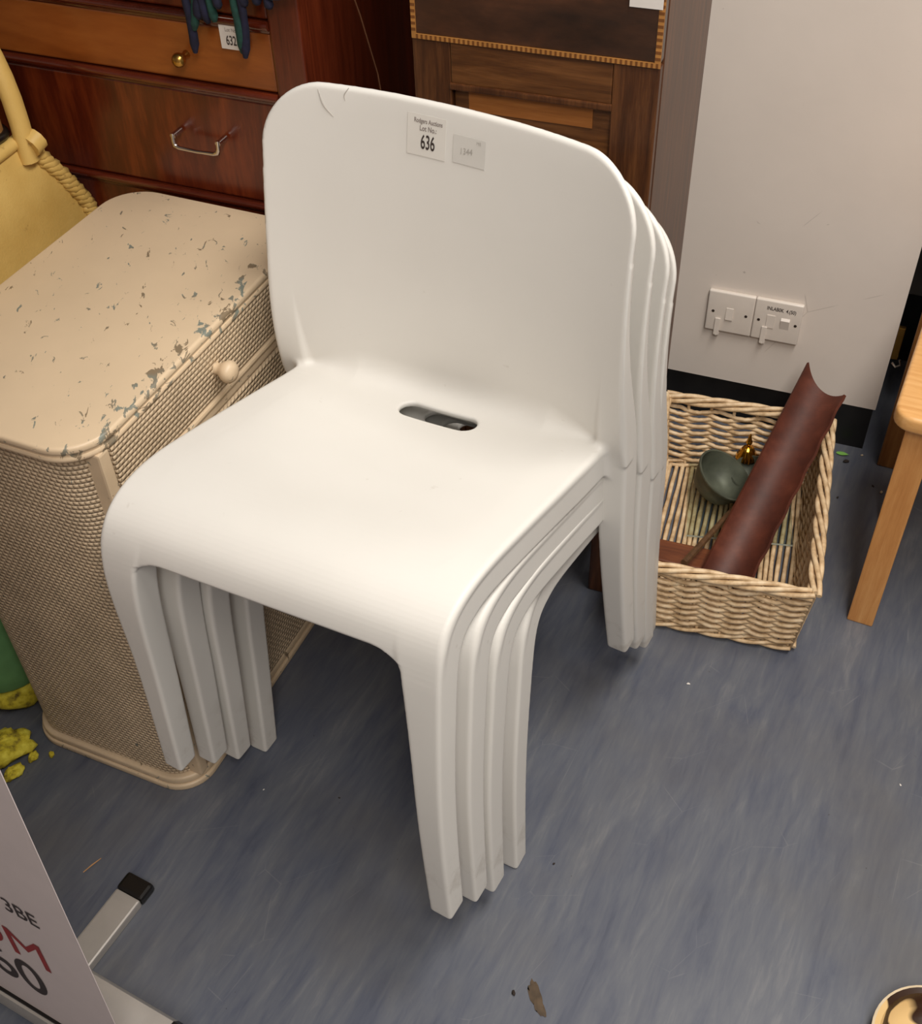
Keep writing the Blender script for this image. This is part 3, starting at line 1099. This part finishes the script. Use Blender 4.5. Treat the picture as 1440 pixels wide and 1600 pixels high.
# dotted stringing: little dark blocks set in a light band
mbp = MB()
mbp.box(ix0 + 0.002, ix1 - 0.001, -0.0052, -0.0035, 0.9285, 0.9345)
mbp.box(ix1 - 0.008, ix1 - 0.001, -0.0052, -0.0035, 0.9345, 1.39)
mbp.box(ix0 + 0.002, ix0 + 0.008, -0.0052, -0.0035, 0.9345, 1.39)
ib = mbp.build('inlay_band', 'inlay_l', ic)
mbp = MB()
k = 0
while ix0 + 0.008 + k * 0.0062 < ix1 - 0.003:
    x = ix0 + 0.008 + k * 0.0062
    mbp.box(x, x + 0.0028, -0.0056, -0.0045, 0.9288, 0.9342)
    k += 1
for k in range(60):
    z = 0.938 + k * 0.0075
    mbp.box(ix1 - 0.0078, ix1 - 0.0012, -0.0056, -0.0045, z, z + 0.0034)
    mbp.box(ix0 + 0.0022, ix0 + 0.0078, -0.0056, -0.0045, z, z + 0.0034)
struct(mbp.build('inlay_dot', 'inlay_d', ib), 'stuff')
# lower door: frame and recessed panel
MB().box(ix0 + 0.052, ix1 - 0.058, -0.002, 0.014, 0.876, 0.9280, 0.0015).build('rail', 'walnut', ic)
MB().box(ix0 + 0.001, ix0 + 0.0515, -0.002, 0.014, 0.20, 0.9280, 0.0015).build('stile', 'walnut_v', ic)
MB().box(ix1 - 0.0575, ix1 - 0.001, -0.002, 0.014, 0.20, 0.9280, 0.0015).build('stile', 'walnut_v', ic)
MB().box(ix0 + 0.050, ix1 - 0.056, -0.005, 0.012, 0.868, 0.8765, 0.002).build('moulding', 'walnut_v', ic)
MB().box(ix0 + 0.072, ix1 - 0.082, 0.006, 0.013, 0.838, 0.868).build('panel_border', 'walnut_lite', ic)
MB().box(ix0 + 0.053, ix1 - 0.059, 0.0075, 0.0135, 0.20, 0.868).build('panel', 'walnut', ic)
for xf in (ix0 + 0.004, ix1 - 0.044):
    mbp = MB()
    mbp.box(xf, xf + 0.04, 0.0, 0.04, 0.0, 0.19, 0.004)
    mbp.build('leg', 'walnut_v', ic)
    MB().box(-0.10 if xf < 0 else 0.05, -0.06 if xf < 0 else 0.09, 0.25, 0.29, 0.0, 0.19, 0.004).build('leg', 'walnut_v', ic)
MB().box(ix0, ix1, 0.0, 0.30, 0.18, 0.21, 0.004).build('base', 'walnut_v', ic)
P = at_plane((1012, 5), IO, Vector((-math.sin(AI), math.cos(AI), 0)))
lp = (P - IO).dot(Vector((math.cos(AI), math.sin(AI), 0)))
lb = MB().box(lp - 0.0195, lp + 0.0195, -0.0075, -0.0068, P.z - 0.003, P.z + 0.055).build('paper_label', 'paper', ic)

# ------------------------------------------------------------------ switch plates on the pillar
us, zs_ = -0.3387, 0.2145
sw_root = []
for k in range(2):
    t = thing('wall_switch', ('white square wall switch with a plain rocker on the white pillar', 'white fused wall switch with handwritten marker note on the white pillar')[k], 'switch',
              wl(us + k * 0.0865, 0.0, zs_), AW)
    MB().box(0, 0.086, -0.0095, -0.0002, 0, 0.086, 0.003, 3).build('plate', 'white_pl', t, True, 50)
    if k == 0:
        r = MB()
        r.add([(0.036, -0.0085, 0.026), (0.049, -0.0085, 0.026), (0.036, -0.0125, 0.030), (0.049, -0.0125, 0.030), (0.036, -0.0105, 0.054), (0.049, -0.0105, 0.054), (0.036, -0.0085, 0.055), (0.049, -0.0085, 0.055)],
              [(0, 1, 3, 2), (2, 3, 5, 4), (4, 5, 7, 6), (0, 2, 4, 6), (1, 7, 5, 3)])
        r.build('rocker', 'white_pl', t)
        scr = ((0.012, 0.043), (0.073, 0.043))
    else:
        r = MB()
        r.add([(0.050, -0.0085, 0.030), (0.066, -0.0085, 0.030), (0.050, -0.0098, 0.031), (0.066, -0.0098, 0.031), (0.050, -0.0135, 0.050), (0.066, -0.0135, 0.050), (0.050, -0.0085, 0.055), (0.066, -0.0085, 0.055)],
              [(0, 1, 3, 2), (2, 3, 5, 4), (4, 5, 7, 6), (0, 2, 4, 6), (1, 7, 5, 3)])
        r.build('rocker', 'white_pl', t)
        MB().box(0.024, 0.039, -0.0108, -0.009, 0.028, 0.056, 0.0006).build('fuse_carrier', 'white_pl', t)
        flat_text('handwriting', 'INLAB0K  4.(50)', 0.0105, (0.048, -0.0098, 0.0665), 'ink', t, 0.74, 0.0002, -0.02)
        scr = ((0.010, 0.042), (0.077, 0.042))
    for (sx_, sz_) in scr:
        MB().lathe([(0, 0.0001), (0.0028, 0.0001), (0.0028, 0.0006), (0, 0.0006)], 14, (sx_, -0.0094, sz_), (0, -1, 0)).build('screw', 'hole', t)
    # strip of tape hanging over the plate's lower edge
    MB().box(0.018, 0.028, -0.0125, -0.0098, -0.007, 0.030, 0.001).build('cord_grip', 'white_pl', t)
    MB().lathe([(0, 0), (0.0055, 0), (0.006, 0.004), (0.0045, 0.008), (0, 0.008)], 12, (0.023, -0.007, -0.008), (0, 0, 1)).build('cord_outlet', 'white_pl', t, True)

# ------------------------------------------------------------------ wicker basket and what lies in it
BZ = 0.16
B_bl, B_br, B_fr = at_z((1037, 612), BZ), at_z((1303, 652), BZ), at_z((1258, 930), BZ)
bx = (B_br - B_bl)
BWID = bx.length
bx.normalize()
by = Vector((-bx.y, bx.x, 0))
BDEP = (B_br - B_fr).dot(by)
BORG = B_br - bx * (BWID / 2) - by * (BDEP / 2)
BORG.z = 0
BANG = math.atan2(bx.y, bx.x)
bk = thing('wicker_basket', 'shallow rectangular natural wicker basket on the floor below the wall switches', 'basket', BORG, BANG)
hw, hd = BWID / 2 - 0.006, BDEP / 2 - 0.006


def bpt(side, u, z, out):
    """point on one basket side: u 0..1 along it, flaring outwards towards the rim"""
    fl = 1 - 0.10 * (1 - z / BZ)
    X, Yy = hw * fl, hd * (1 - 0.07 * (1 - z / BZ))
    o = out
    if side == 0:
        return Vector((-X + 2 * X * u, -Yy - o, z))
    if side == 1:
        return Vector((X + o, -Yy + 2 * Yy * u, z))
    if side == 2:
        return Vector((X - 2 * X * u, Yy + o, z))
    return Vector((-X - o, Yy - 2 * Yy * u, z))


for side in range(4):
    L = 2 * (hw if side % 2 == 0 else hd)
    ns = max(4, round(L / 0.042))
    mbp = MB()
    for s in range(ns + 1):
        mbp.tube([bpt(side, s / ns, z, 0.0) for z in (0.004, 0.05, 0.10, BZ - 0.004)], 0.0032, 6)
    rows = 15
    for r in range(rows):
        z = 0.026 + (BZ - 0.052) * r / (rows - 1)
        nseg = ns * 8
        pts = []
        for q in range(nseg + 1):
            u = q / nseg
            ph = PI * (u * ns + r)
            pts.append(bpt(side, u, z + 0.0022 * math.cos(ph) * (1 if r % 2 else -1) + 0.0008 * random.uniform(-1, 1), 0.0046 * math.sin(ph)))
        mbp.tube(pts, 0.0041, 6)
    struct(mbp.build('weave', 'wicker', bk, True, 80), 'stuff')
    # base border and rim: rods twisted round each other
    for nm, zc, rr, amp, strands, turns in (('base_border', 0.012, 0.0036, 0.0062, 3, L / 0.17), ('rim', BZ - 0.004, 0.0044, 0.0078, 4, L / 0.21)):
        mbp = MB()
        for s in range(strands):
            pts = []
            for q in range(61):
                u = q / 60
                a = 2 * PI * (u * turns + s / strands)
                pts.append(bpt(side, u, zc + amp * 0.8 * math.sin(a), amp * math.cos(a)))
            mbp.tube(pts, rr, 7)
        mbp.build(nm, 'wicker', bk, True, 80)
mbp = MB()
for q in range(26):
    x = -hw * 0.9 + 2 * hw * 0.9 * q / 25
    mbp.tube([(x + 0.002 * math.sin(5 * t_ + q), -hd * 0.93 + 2 * hd * 0.93 * t_, 0.008 + 0.003 * math.sin(PI * (t_ * 10 + q))) for t_ in [k / 40 for k in range(41)]], 0.0042, 6)
struct(mbp.build('base_weave', 'wicker', bk, True, 80), 'stuff')

# brown trough leaning out over the back corner
A = at_z((1140, 895), 0.055)
B = at_z((1284, 612), 0.200)
A = A + (A - B).normalized() * 0.02
tdir = (B - A).normalized()
tlen = (B - A).length
tx = tdir.cross(Vector((0, 0, 1))).normalized()
tz = tx.cross(tdir).normalized()
tr = thing('leather_trough', 'long curved reddish-brown leather trough leaning out of the wicker basket', 'trough', A)


def trough_fn(u, v):
    a = (v - 0.5) * 1.75
    R = 0.056
    L0 = tlen * u
    if u > 0.9:
        L0 += (u - 0.9) * 10 * (0.020 * (0.5 - v) * 2 + 0.016 * (abs(v - 0.5) * 2) ** 2)
    w = 0.95 + 0.03 * u
    p = tdir * L0 + tx * (R * w * math.sin(a)) + tz * (R * (1 - math.cos(a)))
    p += tx * 0.0012 * math.sin(40 * u) * (1 if v > 0.9 else 0)
    return p


MB().sheet(trough_fn, 40, 16, 0.005).build('trough', 'leather', tr, True, 50)

# two pewter bowls, brass bell, glass pane, stick, board
P = at_z((1124, 750), 0.070)
bw = thing('pewter_bowl', 'dark pewter bowl tipped on its side in the wicker basket', 'bowl', P)
ax = Vector((0.46, -0.16, 0.86)).normalized()
MB().lathe([(0.0, -0.030), (0.029, -0.030), (0.040, -0.023), (0.048, -0.004), (0.0535, 0.014), (0.056, 0.015), (0.056, 0.0175), (0.0525, 0.0175), (0.046, -0.001), (0.037, -0.018), (0.026, -0.0255), (0.0, -0.026)], 36, (0, 0, 0), ax).build('bowl', 'pewter', bw, True, 60)
P = at_z((1172, 742), 0.050)
bw = thing('pewter_dish', 'small dark pewter dish tucked behind the bowl under the trough', 'dish', P)
MB().lathe([(0.0, -0.014), (0.020, -0.014), (0.030, -0.004), (0.034, 0.010), (0.036, 0.011), (0.034, 0.0125), (0.028, -0.001), (0.019, -0.011), (0, -0.011)], 30, (0, 0, 0), Vector((-0.25, -0.25, 0.93))).build('dish', 'pewter', bw, True, 60)
P = at_z((1166, 714), 0.058)
bl = thing('brass_bell', 'small fluted brass bell with pointed handle in the wicker basket', 'bell', P)
bx_ = Vector((0.05, 0.1, 1)).normalized()
mbp = MB()
prof = [(0.0205, 0.0), (0.0185, 0.006), (0.0150, 0.012), (0.0125, 0.018), (0.0095, 0.023), (0.004, 0.026), (0.0, 0.0265)]
n = 48
vs, fs = [], []
for (r, h) in prof:
    for j in range(n):
        a = 2 * PI * j / n
        rr = r * (1 + 0.03 * math.cos(12 * a))
        vs.append((rr * math.cos(a), rr * math.sin(a), h))
for i in range(len(prof) - 1):
    for j in range(n):
        fs.append((i * n + j, i * n + (j + 1) % n, (i + 1) * n + (j + 1) % n, (i + 1) * n + j))
mbp.add(vs, fs).build('bell_body', 'brass_br', bl, True, 60)
MB().lathe([(0, 0.025), (0.0032, 0.026), (0.0024, 0.030), (0.0055, 0.034), (0.0062, 0.037), (0.0042, 0.042), (0.0030, 0.048), (0.0012, 0.056), (0, 0.057)], 16).build('handle', 'brass_br', bl, True, 60)
# glass pane lying on the things in the basket
g0, g1, g2 = at_z((1072, 838), 0.018), at_z((1238, 854), 0.018), at_z((1085, 702), 0.018)
gx = (g1 - g0)
gl_w = gx.length
gx.normalize()
gy = (g2 - g0)
gy = gy - gx * gy.dot(gx)
gl_d = gy.length
gy.normalize()
gp = thing('glass_pane', 'clear glass pane lying across the wicker basket under the trough', 'glass', g0)
gn = gx.cross(gy)
mbp = MB()
v8 = [gx * a + gy * b + gn * c for a in (0, gl_w) for b in (0, gl_d) for c in (0, 0.004)]
mbp.add(v8, [(0, 1, 3, 2), (4, 6, 7, 5), (0, 4, 5, 1), (2, 3, 7, 6), (0, 2, 6, 4), (1, 5, 7, 3)])
pn = mbp.build('pane', 'glass', gp)
pn.data.materials.append(M['glass_edge'])
for f_ in pn.data.polygons:
    if f_.area < gl_w * gl_d * 0.5:
        f_.material_index = 1
a, b = at_z((1068, 880), 0.085), at_z((1152, 788), 0.055)
sk = thing('wooden_stick', 'thin brown wooden stick slanting beside the trough in the basket', 'stick', a)
MB().tube([Vector((0, 0, 0)), (b - a) * 0.3, (b - a) * 0.7, (b - a)], [0.0065, 0.006, 0.0055, 0.005], 8).build('stick', 'stick', sk, True)
P = at_z((1062, 866), 0.040)
bd = thing('wooden_board', 'flat brown wooden board lying across the near end of the basket', 'board', P, BANG - 0.05)
MB().box(-0.09, 0.085, -0.030, 0.022, -0.008, 0.006, 0.003).build('board', 'board', bd)

# ------------------------------------------------------------------ pine stool, post by the pillar
SO = at_z((1322, 968), 0.0)
SA = -0.47
so = thing('pine_stool', 'light pine stool with rounded seat corner right of the basket', 'stool', SO, SA)
for (x, y) in ((0, 0), (0.30, 0), (0, 0.26), (0.30, 0.26)):
    MB().box(x, x + 0.042, y, y + 0.040, 0.0, 0.425, 0.003).build('leg', 'pine_v', so)
MB().prism(rounded(-0.022, 0.364, -0.018, 0.318, 0.030, 6), 0.425, 0.452, 0.006, 3).build('seat', 'pine_x', so, True, 40)
for (x0, x1, y0, y1) in ((0.042, 0.30, 0.006, 0.026), (0.042, 0.30, 0.274, 0.294), (0.32, 0.338, 0.04, 0.26)):
    MB().box(x0, x1, y0, y1, 0.37, 0.424, 0.002).build('apron', 'pine_v', so)
PO = at_z((1369, 727), 0.0)
po = MB().box(0, 0.075, 0, 0.035, 0, 1.25, 0.003).build('wooden_post', 'post')
po.location = PO
po.rotation_euler = (0, 0, AW - 0.05)
tag(po, 'upright brown wooden board standing between the white pillar and the pine stool', 'board')

# dark recess beside the pillar: grey cabinet end and a bunch of keys
gc = thing('grey_cabinet', 'grey metal cabinet in the dark gap beside the white pillar', 'cabinet', wl(0.05, 0.13, 0), AW)
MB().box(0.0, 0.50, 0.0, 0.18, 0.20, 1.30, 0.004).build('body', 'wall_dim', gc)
for x in (0.02, 0.46):
    MB().box(x, x + 0.025, 0.02, 0.05, 0.0, 0.20).build('leg', 'black_pl', gc)
kt = thing('bolt_latch', 'small metal latch with a bent hook in the dark gap beside the pillar', 'latch', wl(0.004, 0.07, 0.17), AW)
MB().box(0.0, 0.012, 0.0, 0.01, 0.0, 0.07, 0.001).build('plate', 'brass', kt)
MB().tube([(0.004, -0.004, -0.005), (0.012, -0.006, -0.012), (0.020, -0.006, -0.006), (0.016, -0.004, 0.004)], 0.0022, 7).build('hook', 'chrome', kt, True)

# ------------------------------------------------------------------ roll-up banner stand
TB = -0.52
bdv = Vector((math.cos(TB), math.sin(TB), 0))
bnv = Vector((-bdv.y, bdv.x, 0))
s_end = at_z((288, 1597), 0.075).dot(bdv)
n_back = at_z((147, 1513), 0.075).dot(bnv)
BO = bdv * s_end + bnv * n_back                       # right end of the cassette, back edge, on the floor
bs = thing('banner_stand', 'white roll-up banner stand with silver base in front of the cream chest', 'banner', BO, TB)
# local: x along the base (negative = left), y away from the camera (negative = towards it)
prof = [(-0.078, 0.012), (-0.080, 0.030), (-0.076, 0.050), (-0.068, 0.058), (-0.064, 0.060), (-0.064, 0.066), (-0.050, 0.075), (-0.020, 0.078), (-0.006, 0.074), (0.0, 0.062), (0.0, 0.012)]
mbp = MB()
x0, x1 = -0.86, -0.012
k = len(prof)
mbp.add([(x0, p[0], p[1]) for p in prof] + [(x1, p[0], p[1]) for p in prof], [(i, (i + 1) % k, (i + 1) % k + k, i + k) for i in range(k)] + [tuple(range(k)), tuple(range(k, 2 * k))[::-1]])
mbp.build('cassette', 'alu', bs, True, 30)
for xa in (x1, x0 - 0.012):
    mbp = MB()
    mbp.add([(xa, p[0] * 1.03, p[1] * 1.03) for p in prof] + [(xa + 0.012, p[0] * 1.03, p[1] * 1.03) for p in prof], [(i, (i + 1) % k, (i + 1) % k + k, i + k) for i in range(k)] + [tuple(range(k)), tuple(range(k, 2 * k))[::-1]])
    mbp.build('end_cap', 'black_pl', bs)
MB().box(x0, x1, -0.074, -0.066, 0.0575, 0.0615).build('slot_seal', 'black_pl', bs)
for fx in (-0.205, -0.70):
    ft = MB().box(fx - 0.021, fx + 0.021, -0.055, 0.118, 0.0, 0.016, 0.003).build('foot', 'alu', bs)
    MB().box(fx - 0.0225, fx + 0.0225, 0.118, 0.146, 0.0, 0.018, 0.005).build('foot_cap', 'black_pl', ft)
# the printed sheet, leaning a little away; its right edge goes through two photo points
LEAN = 0.0
Q0 = BO + bnv * -0.070


def sheet_hit(px, lean):
    nrm = (bnv - Vector((0, 0, lean))).normalized()
    p = at_plane(px, Q0 + Vector((0, 0, 0.06)), nrm)
    return (p - BO).dot(bdv), (p.z - 0.06) * math.sqrt(1 + lean * lean)


best = None
for q in range(-60, 61):
    le = q * 0.005
    e = abs(sheet_hit((180, 1600), le)[0] - sheet_hit((0, 1205), le)[0])
    if best is None or e < best[0]:
        best = (e, le)
LEAN = best[1]
XR = (sheet_hit((180, 1600), LEAN)[0] + sheet_hit((0, 1205), LEAN)[0]) / 2
k = 1 / math.sqrt(1 + LEAN * LEAN)


def sp(x, h, off=0.0):
    return (x, -0.070 + LEAN * k * h - off * k, 0.06 + k * h + off * LEAN * k)


bp_ = MB().sheet(lambda u, v: sp(XR - 0.80 + 0.80 * u, 1.93 * v), 2, 8, 0.0008).build('banner_sheet', 'banner', bs)
MB().tube([sp(XR - 0.80, 1.93), sp(XR, 1.93)], 0.012, 10).build('top_rail', 'alu', bs, True, 50)
MB().tube([(XR - 0.4, 0.0, 0.07), (XR - 0.4, sp(0, 1.93)[1] + 0.016, sp(0, 1.93)[2] - 0.01)], 0.008, 10).build('pole', 'alu', bs, True, 50)


def banner_text(txt, p_base_r, p_top_r, mat, bold, xs, name='print'):
    xr, hb = sheet_hit(p_base_r, LEAN)
    xt, ht = sheet_hit(p_top_r, LEAN)
    size = (ht - hb) / 0.70
    v, f = text_mesh(txt, size, 'RIGHT', bold * size, xs)
    me = bpy.data.meshes.new(name)
    mxv = max(q[0] for q in v)
    me.from_pydata([sp(xr + q[0] - mxv, hb + q[1], 0.0012) for q in v], [], f)
    return link_mesh(name, me, mat, bp_)


banner_text('3BE', (64, 1451), (50, 1428), 'ink', 0.006, 0.84)
banner_text('OM', (82, 1520), (60, 1477), 'ink_red', 0.0, 0.98)
banner_text('60', (83, 1562), (60, 1515), 'ink', 0.008, 0.88)

# ------------------------------------------------------------------ yellow woven chair with its cushion
e1 = Vector((math.cos(AC), math.sin(AC), 0))
e2 = Vector((-e1.y, e1.x, 0))
yc = thing('yellow_woven_chair', 'yellow painted woven armchair with braided edge behind the cream chest', 'chair', CXY + e2 * 0.405, AC)
# local: x along the cream chest's length (receding), y away from it (left), z up


def side_fn(u, v):
    z = 0.30 + 0.467 * v
    xe = np.interp(z, [0.16, 0.54, 0.64, 0.70, 0.767], [0.552, 0.552, 0.535, 0.505, 0.462]) - 0.012
    x = -0.02 + (xe + 0.02) * u
    y = -0.030 * math.sin(PI * min(1, (1 - v) * 1.2)) * 0.6 + 0.02 * (1 - math.cos(2.2 * (u - 0.5)))
    return (x, y, z)


sd = MB().sheet(side_fn, 24, 20, 0.008).build('side_panel', 'yellow', yc, True, 60)
MB().sheet(lambda u, v: (side_fn(u, v)[0], 0.50 - side_fn(u, v)[1], side_fn(u, v)[2]), 24, 20, 0.008).build('side_panel', 'yellow', yc, True, 60)
rim = [side_fn(u / 20, 1.0) for u in range(21)]
MB().tube([(p[0], p[1], p[2] + 0.004) for p in rim], 0.010, 10).build('arm_rim', 'yellow', yc, True, 60)
MB().tube([(p[0], 0.50 - p[1], p[2] + 0.004) for p in rim], 0.010, 10).build('arm_rim', 'yellow', yc, True, 60)
mbp = MB()
for s in range(3):
    pts = []
    for q in range(61):
        p = side_fn(1.0, 1.0 - q / 60 * 0.72)
        a = 2 * PI * (q / 60 * 13 + s / 3)
        pts.append((p[0] + 0.006 + 0.008 * math.cos(a), p[1] - 0.004 + 0.005 * math.sin(a), p[2]))
    mbp.tube(pts, 0.0075, 7)
mbp.build('braid', 'yellow', yc, True, 80)
mbp = MB()
pts = []
for q in range(31):
    a = PI * q / 30
    pts.append((0.452 + 0.03 * math.sin(a), 0.25 - 0.25 * math.cos(a), 0.757 + 0.27 * math.sin(a) ** 0.85 if 0 < q < 30 else 0.742))
mbp.tube(pts, 0.0125, 10, flat=1.25)
mbp.build('back_hoop', 'yellow', yc, True, 60)
MB().tube([(0.452, -0.006, 0.764), (0.470, -0.008, 0.770)], 0.017, 10).build('binding', 'yellow', yc, True, 60)
MB().box(-0.02, 0.46, 0.0, 0.50, 0.66, 0.70, 0.01).build('seat', 'yellow', yc)
for (x, y) in ((0.10, 0.10), (0.10, 0.47), (0.42, 0.03), (0.42, 0.47)):
    MB().tube([(x, y, 0.0), (x, y, 0.67)], 0.014, 10).build('leg', 'yellow', yc, True, 50)
cu = thing('worn_cushion', 'worn brown hide cushion lying in the yellow woven chair', 'cushion', CXY + e2 * 0.405 + e1 * 0.2 + Vector((0, 0, 0.7005)), AC)
MB().prism(rounded(-0.20, 0.248, 0.014, 0.44, 0.022, 8), 0.001, 0.118, 0.012, 5).build('cushion', 'cushion', cu, True, 60)
MB().tube([(p[0], p[1], 0.086) for p in rounded(-0.202, 0.250, 0.012, 0.442, 0.024, 8)] + [(0.250, 0.418, 0.086)], 0.006, 6).build('piping', 'black_pl', cu, True, 80)

# ------------------------------------------------------------------ green bag with crumbling yellow foam
P = CXY + e1 * 0.085 + e2 * (CW_ + 0.088)
gb = thing('green_pouffe', 'round green seat pad with crumbling yellow foam base beside the cream chest', 'pouffe', P)


def lump(mb_, c, rx, ry, rz_, amp, seed, nu=20, nv=12):
    rs = random.Random(seed)
    ph = [rs.uniform(0, 6.28) for _ in range(6)]

    def fn(u, v):
        a, b_ = 2 * PI * u, PI * (v - 0.5)
        q = 1 + amp * (math.sin(3 * a + ph[0]) * math.cos(2 * b_ + ph[1]) + 0.7 * math.sin(5 * a + 4 * b_ + ph[2]) + 0.5 * math.sin(9 * a + ph[3]) * math.sin(7 * b_ + ph[4]))
        z = rz_ * math.sin(b_) * q
        return (c[0] + rx * math.cos(a) * math.cos(b_) * q, c[1] + ry * math.sin(a) * math.cos(b_) * q, max(c[2] + z, 0.0005))
    return mb_.grid(fn, nu, nv)


MB().lathe([(0.0, 0.055), (0.072, 0.055), (0.079, 0.065), (0.080, 0.10), (0.078, 0.20), (0.074, 0.25), (0.066, 0.262), (0.0, 0.264)], 32).build('cover', 'green', gb, True, 50)
lump(MB(), (0, 0, 0.03), 0.078, 0.078, 0.042, 0.05, 3, 40, 16).build('foam_base', 'foam', gb, True, 70)
for i, (px, rx, ry, rz_, lab) in enumerate([((16, 1172), 0.050, 0.034, 0.018, 'large flat lump of crumbling yellow foam against the cream chest'),
                                             ((22, 1207), 0.017, 0.012, 0.007, 'triangular scrap of yellow foam beside the banner edge'),
                                             ((52, 1182), 0.010, 0.007, 0.006, 'small crumb of yellow foam under the cream chest plinth'),
                                             ((80, 1178), 0.006, 0.004, 0.004, 'tiny dull yellow foam crumb furthest along the cream chest plinth')]):
    P = at_z(px, 0.004)
    P.z = 0
    if i == 0:
        P += Vector((-0.012, -0.004, 0))
    o = lump(MB(), (0, 0, rz_ * 0.7), rx, ry, rz_, 0.14, 20 + i).build('foam_scrap', 'foam', None, True, 70)
    o.location = P
    o.rotation_euler = (0, 0, 0.5 * i + 0.4)
    tag(o, lab, 'foam', 'crumbled yellow foam')

# ------------------------------------------------------------------ patterned pot and black bag at the right edge
P = at_z((1450, 1652), 0.0)
pt = thing('patterned_dish', 'cream dish with dark brown blotches on the bare floor at the right', 'dish', P)
MB().lathe([(0.0, 0.0), (0.050, 0.0), (0.062, 0.008), (0.074, 0.030), (0.076, 0.034), (0.073, 0.035)], 48).build('body', 'cream_glaze', pt, True, 50)
MB().lathe([(0.073, 0.035), (0.066, 0.0335), (0.058, 0.014), (0.045, 0.008), (0, 0.007)], 48).build('blotched_inside', 'tortoise', pt, True, 50)
P = at_z((1452, 1240), 0.0)
bb = lump(MB(), (0, 0, 0.02), 0.020, 0.026, 0.02, 0.05, 9).build('black_shoe_tip', 'black_pl', None, True, 70)
bb.name = 'black_rubber_foot'
bb.location = P + Vector((0.013, 0, 0))
tag(bb, 'black rubber foot on the floor between the pine stool and the blotched dish', 'rubber foot')

# ------------------------------------------------------------------ floor litter
a, b = at_z((130, 1363), 0.0015), at_z((158, 1341), 0.0015)
o = MB().tube([Vector((0, 0, 0)), (b - a) * 0.5 + Vector((0, 0, 0.001)), b - a], [0.0007, 0.0011, 0.0006], 6).build('wood_splinter', 'splinter')
o.location = a
tag(o, 'thin pale wood splinter on the floor beside the banner', 'splinter')
P = at_z((1306, 708), 0.0)
o = MB().sheet(lambda u, v: (0.026 * u, 0.010 * (v - 0.5) * math.sin(PI * min(1, u + 0.12)), 0.002 + 0.003 * u), 8, 4, 0.0006).build('green_scrap', 'leaf', None, True)
o.location = P
o.rotation_euler = (0, 0, -0.5)
tag(o, 'bright green leaf-like scrap on the floor by the black skirting', 'scrap')
for i, (px, r, mt, lab) in enumerate([((1321, 722), 0.006, 'debris', 'dark lump of grit on the floor in front of the black skirting'),
                                      ((1376, 770), 0.004, 'debris_l', 'pale chip of plaster on the floor between pillar and stool leg'),
                                      ((1363, 760), 0.003, 'debris', 'small dark crumb beside the pale plaster chip'),
                                      ((1346, 712), 0.003, 'debris_l', 'tiny pale crumb at the foot of the pillar corner'),
                                      ((1308, 778), 0.003, 'debris', 'small dark crumb on the floor right of the basket'),
                                      ((1406, 1227), 0.0022, 'paper', 'tiny white paper crumb on the bare floor at the right'),
                                      ((1075, 1069), 0.0030, 'paper', 'tiny white paper fleck on the floor in front of the basket'),
                                      ((412, 1234), 0.0016, 'paper', 'tiny white speck on the floor by the cream chest corner'),
                                      ((802, 1552), 0.0040, 'debris', 'dark crumb beside the brown smear on the floor'),
                                      ((530, 1247), 0.0018, 'debris', 'dark speck on the floor under the arch of the chairs'),
                                      ((865, 1350), 0.0022, 'debris', 'dark speck on the floor right of the lowest front leg')]):
    o = lump(MB(), (0, 0, r * 0.4), r, r * 0.6, r * 0.5, 0.18, 40 + i, 10, 6).build('floor_crumb', mt, None, True, 70)
    o.location = at_z(px, 0.0)
    o.rotation_euler = (0, 0, i)
    tag(o, lab, 'crumb', 'crumbs on the floor')
P = at_z((838, 1560), 0.0)
o = lump(MB(), (0, 0, 0.0006), 0.007, 0.024, 0.0006, 0.22, 71, 24, 8).build('brown_smear', 'grime', None, True, 70)
o.location = P
o.rotation_euler = (0, 0, 0.25)
tag(o, 'dried brown smear on the bare floor in front of the chairs', 'smear')
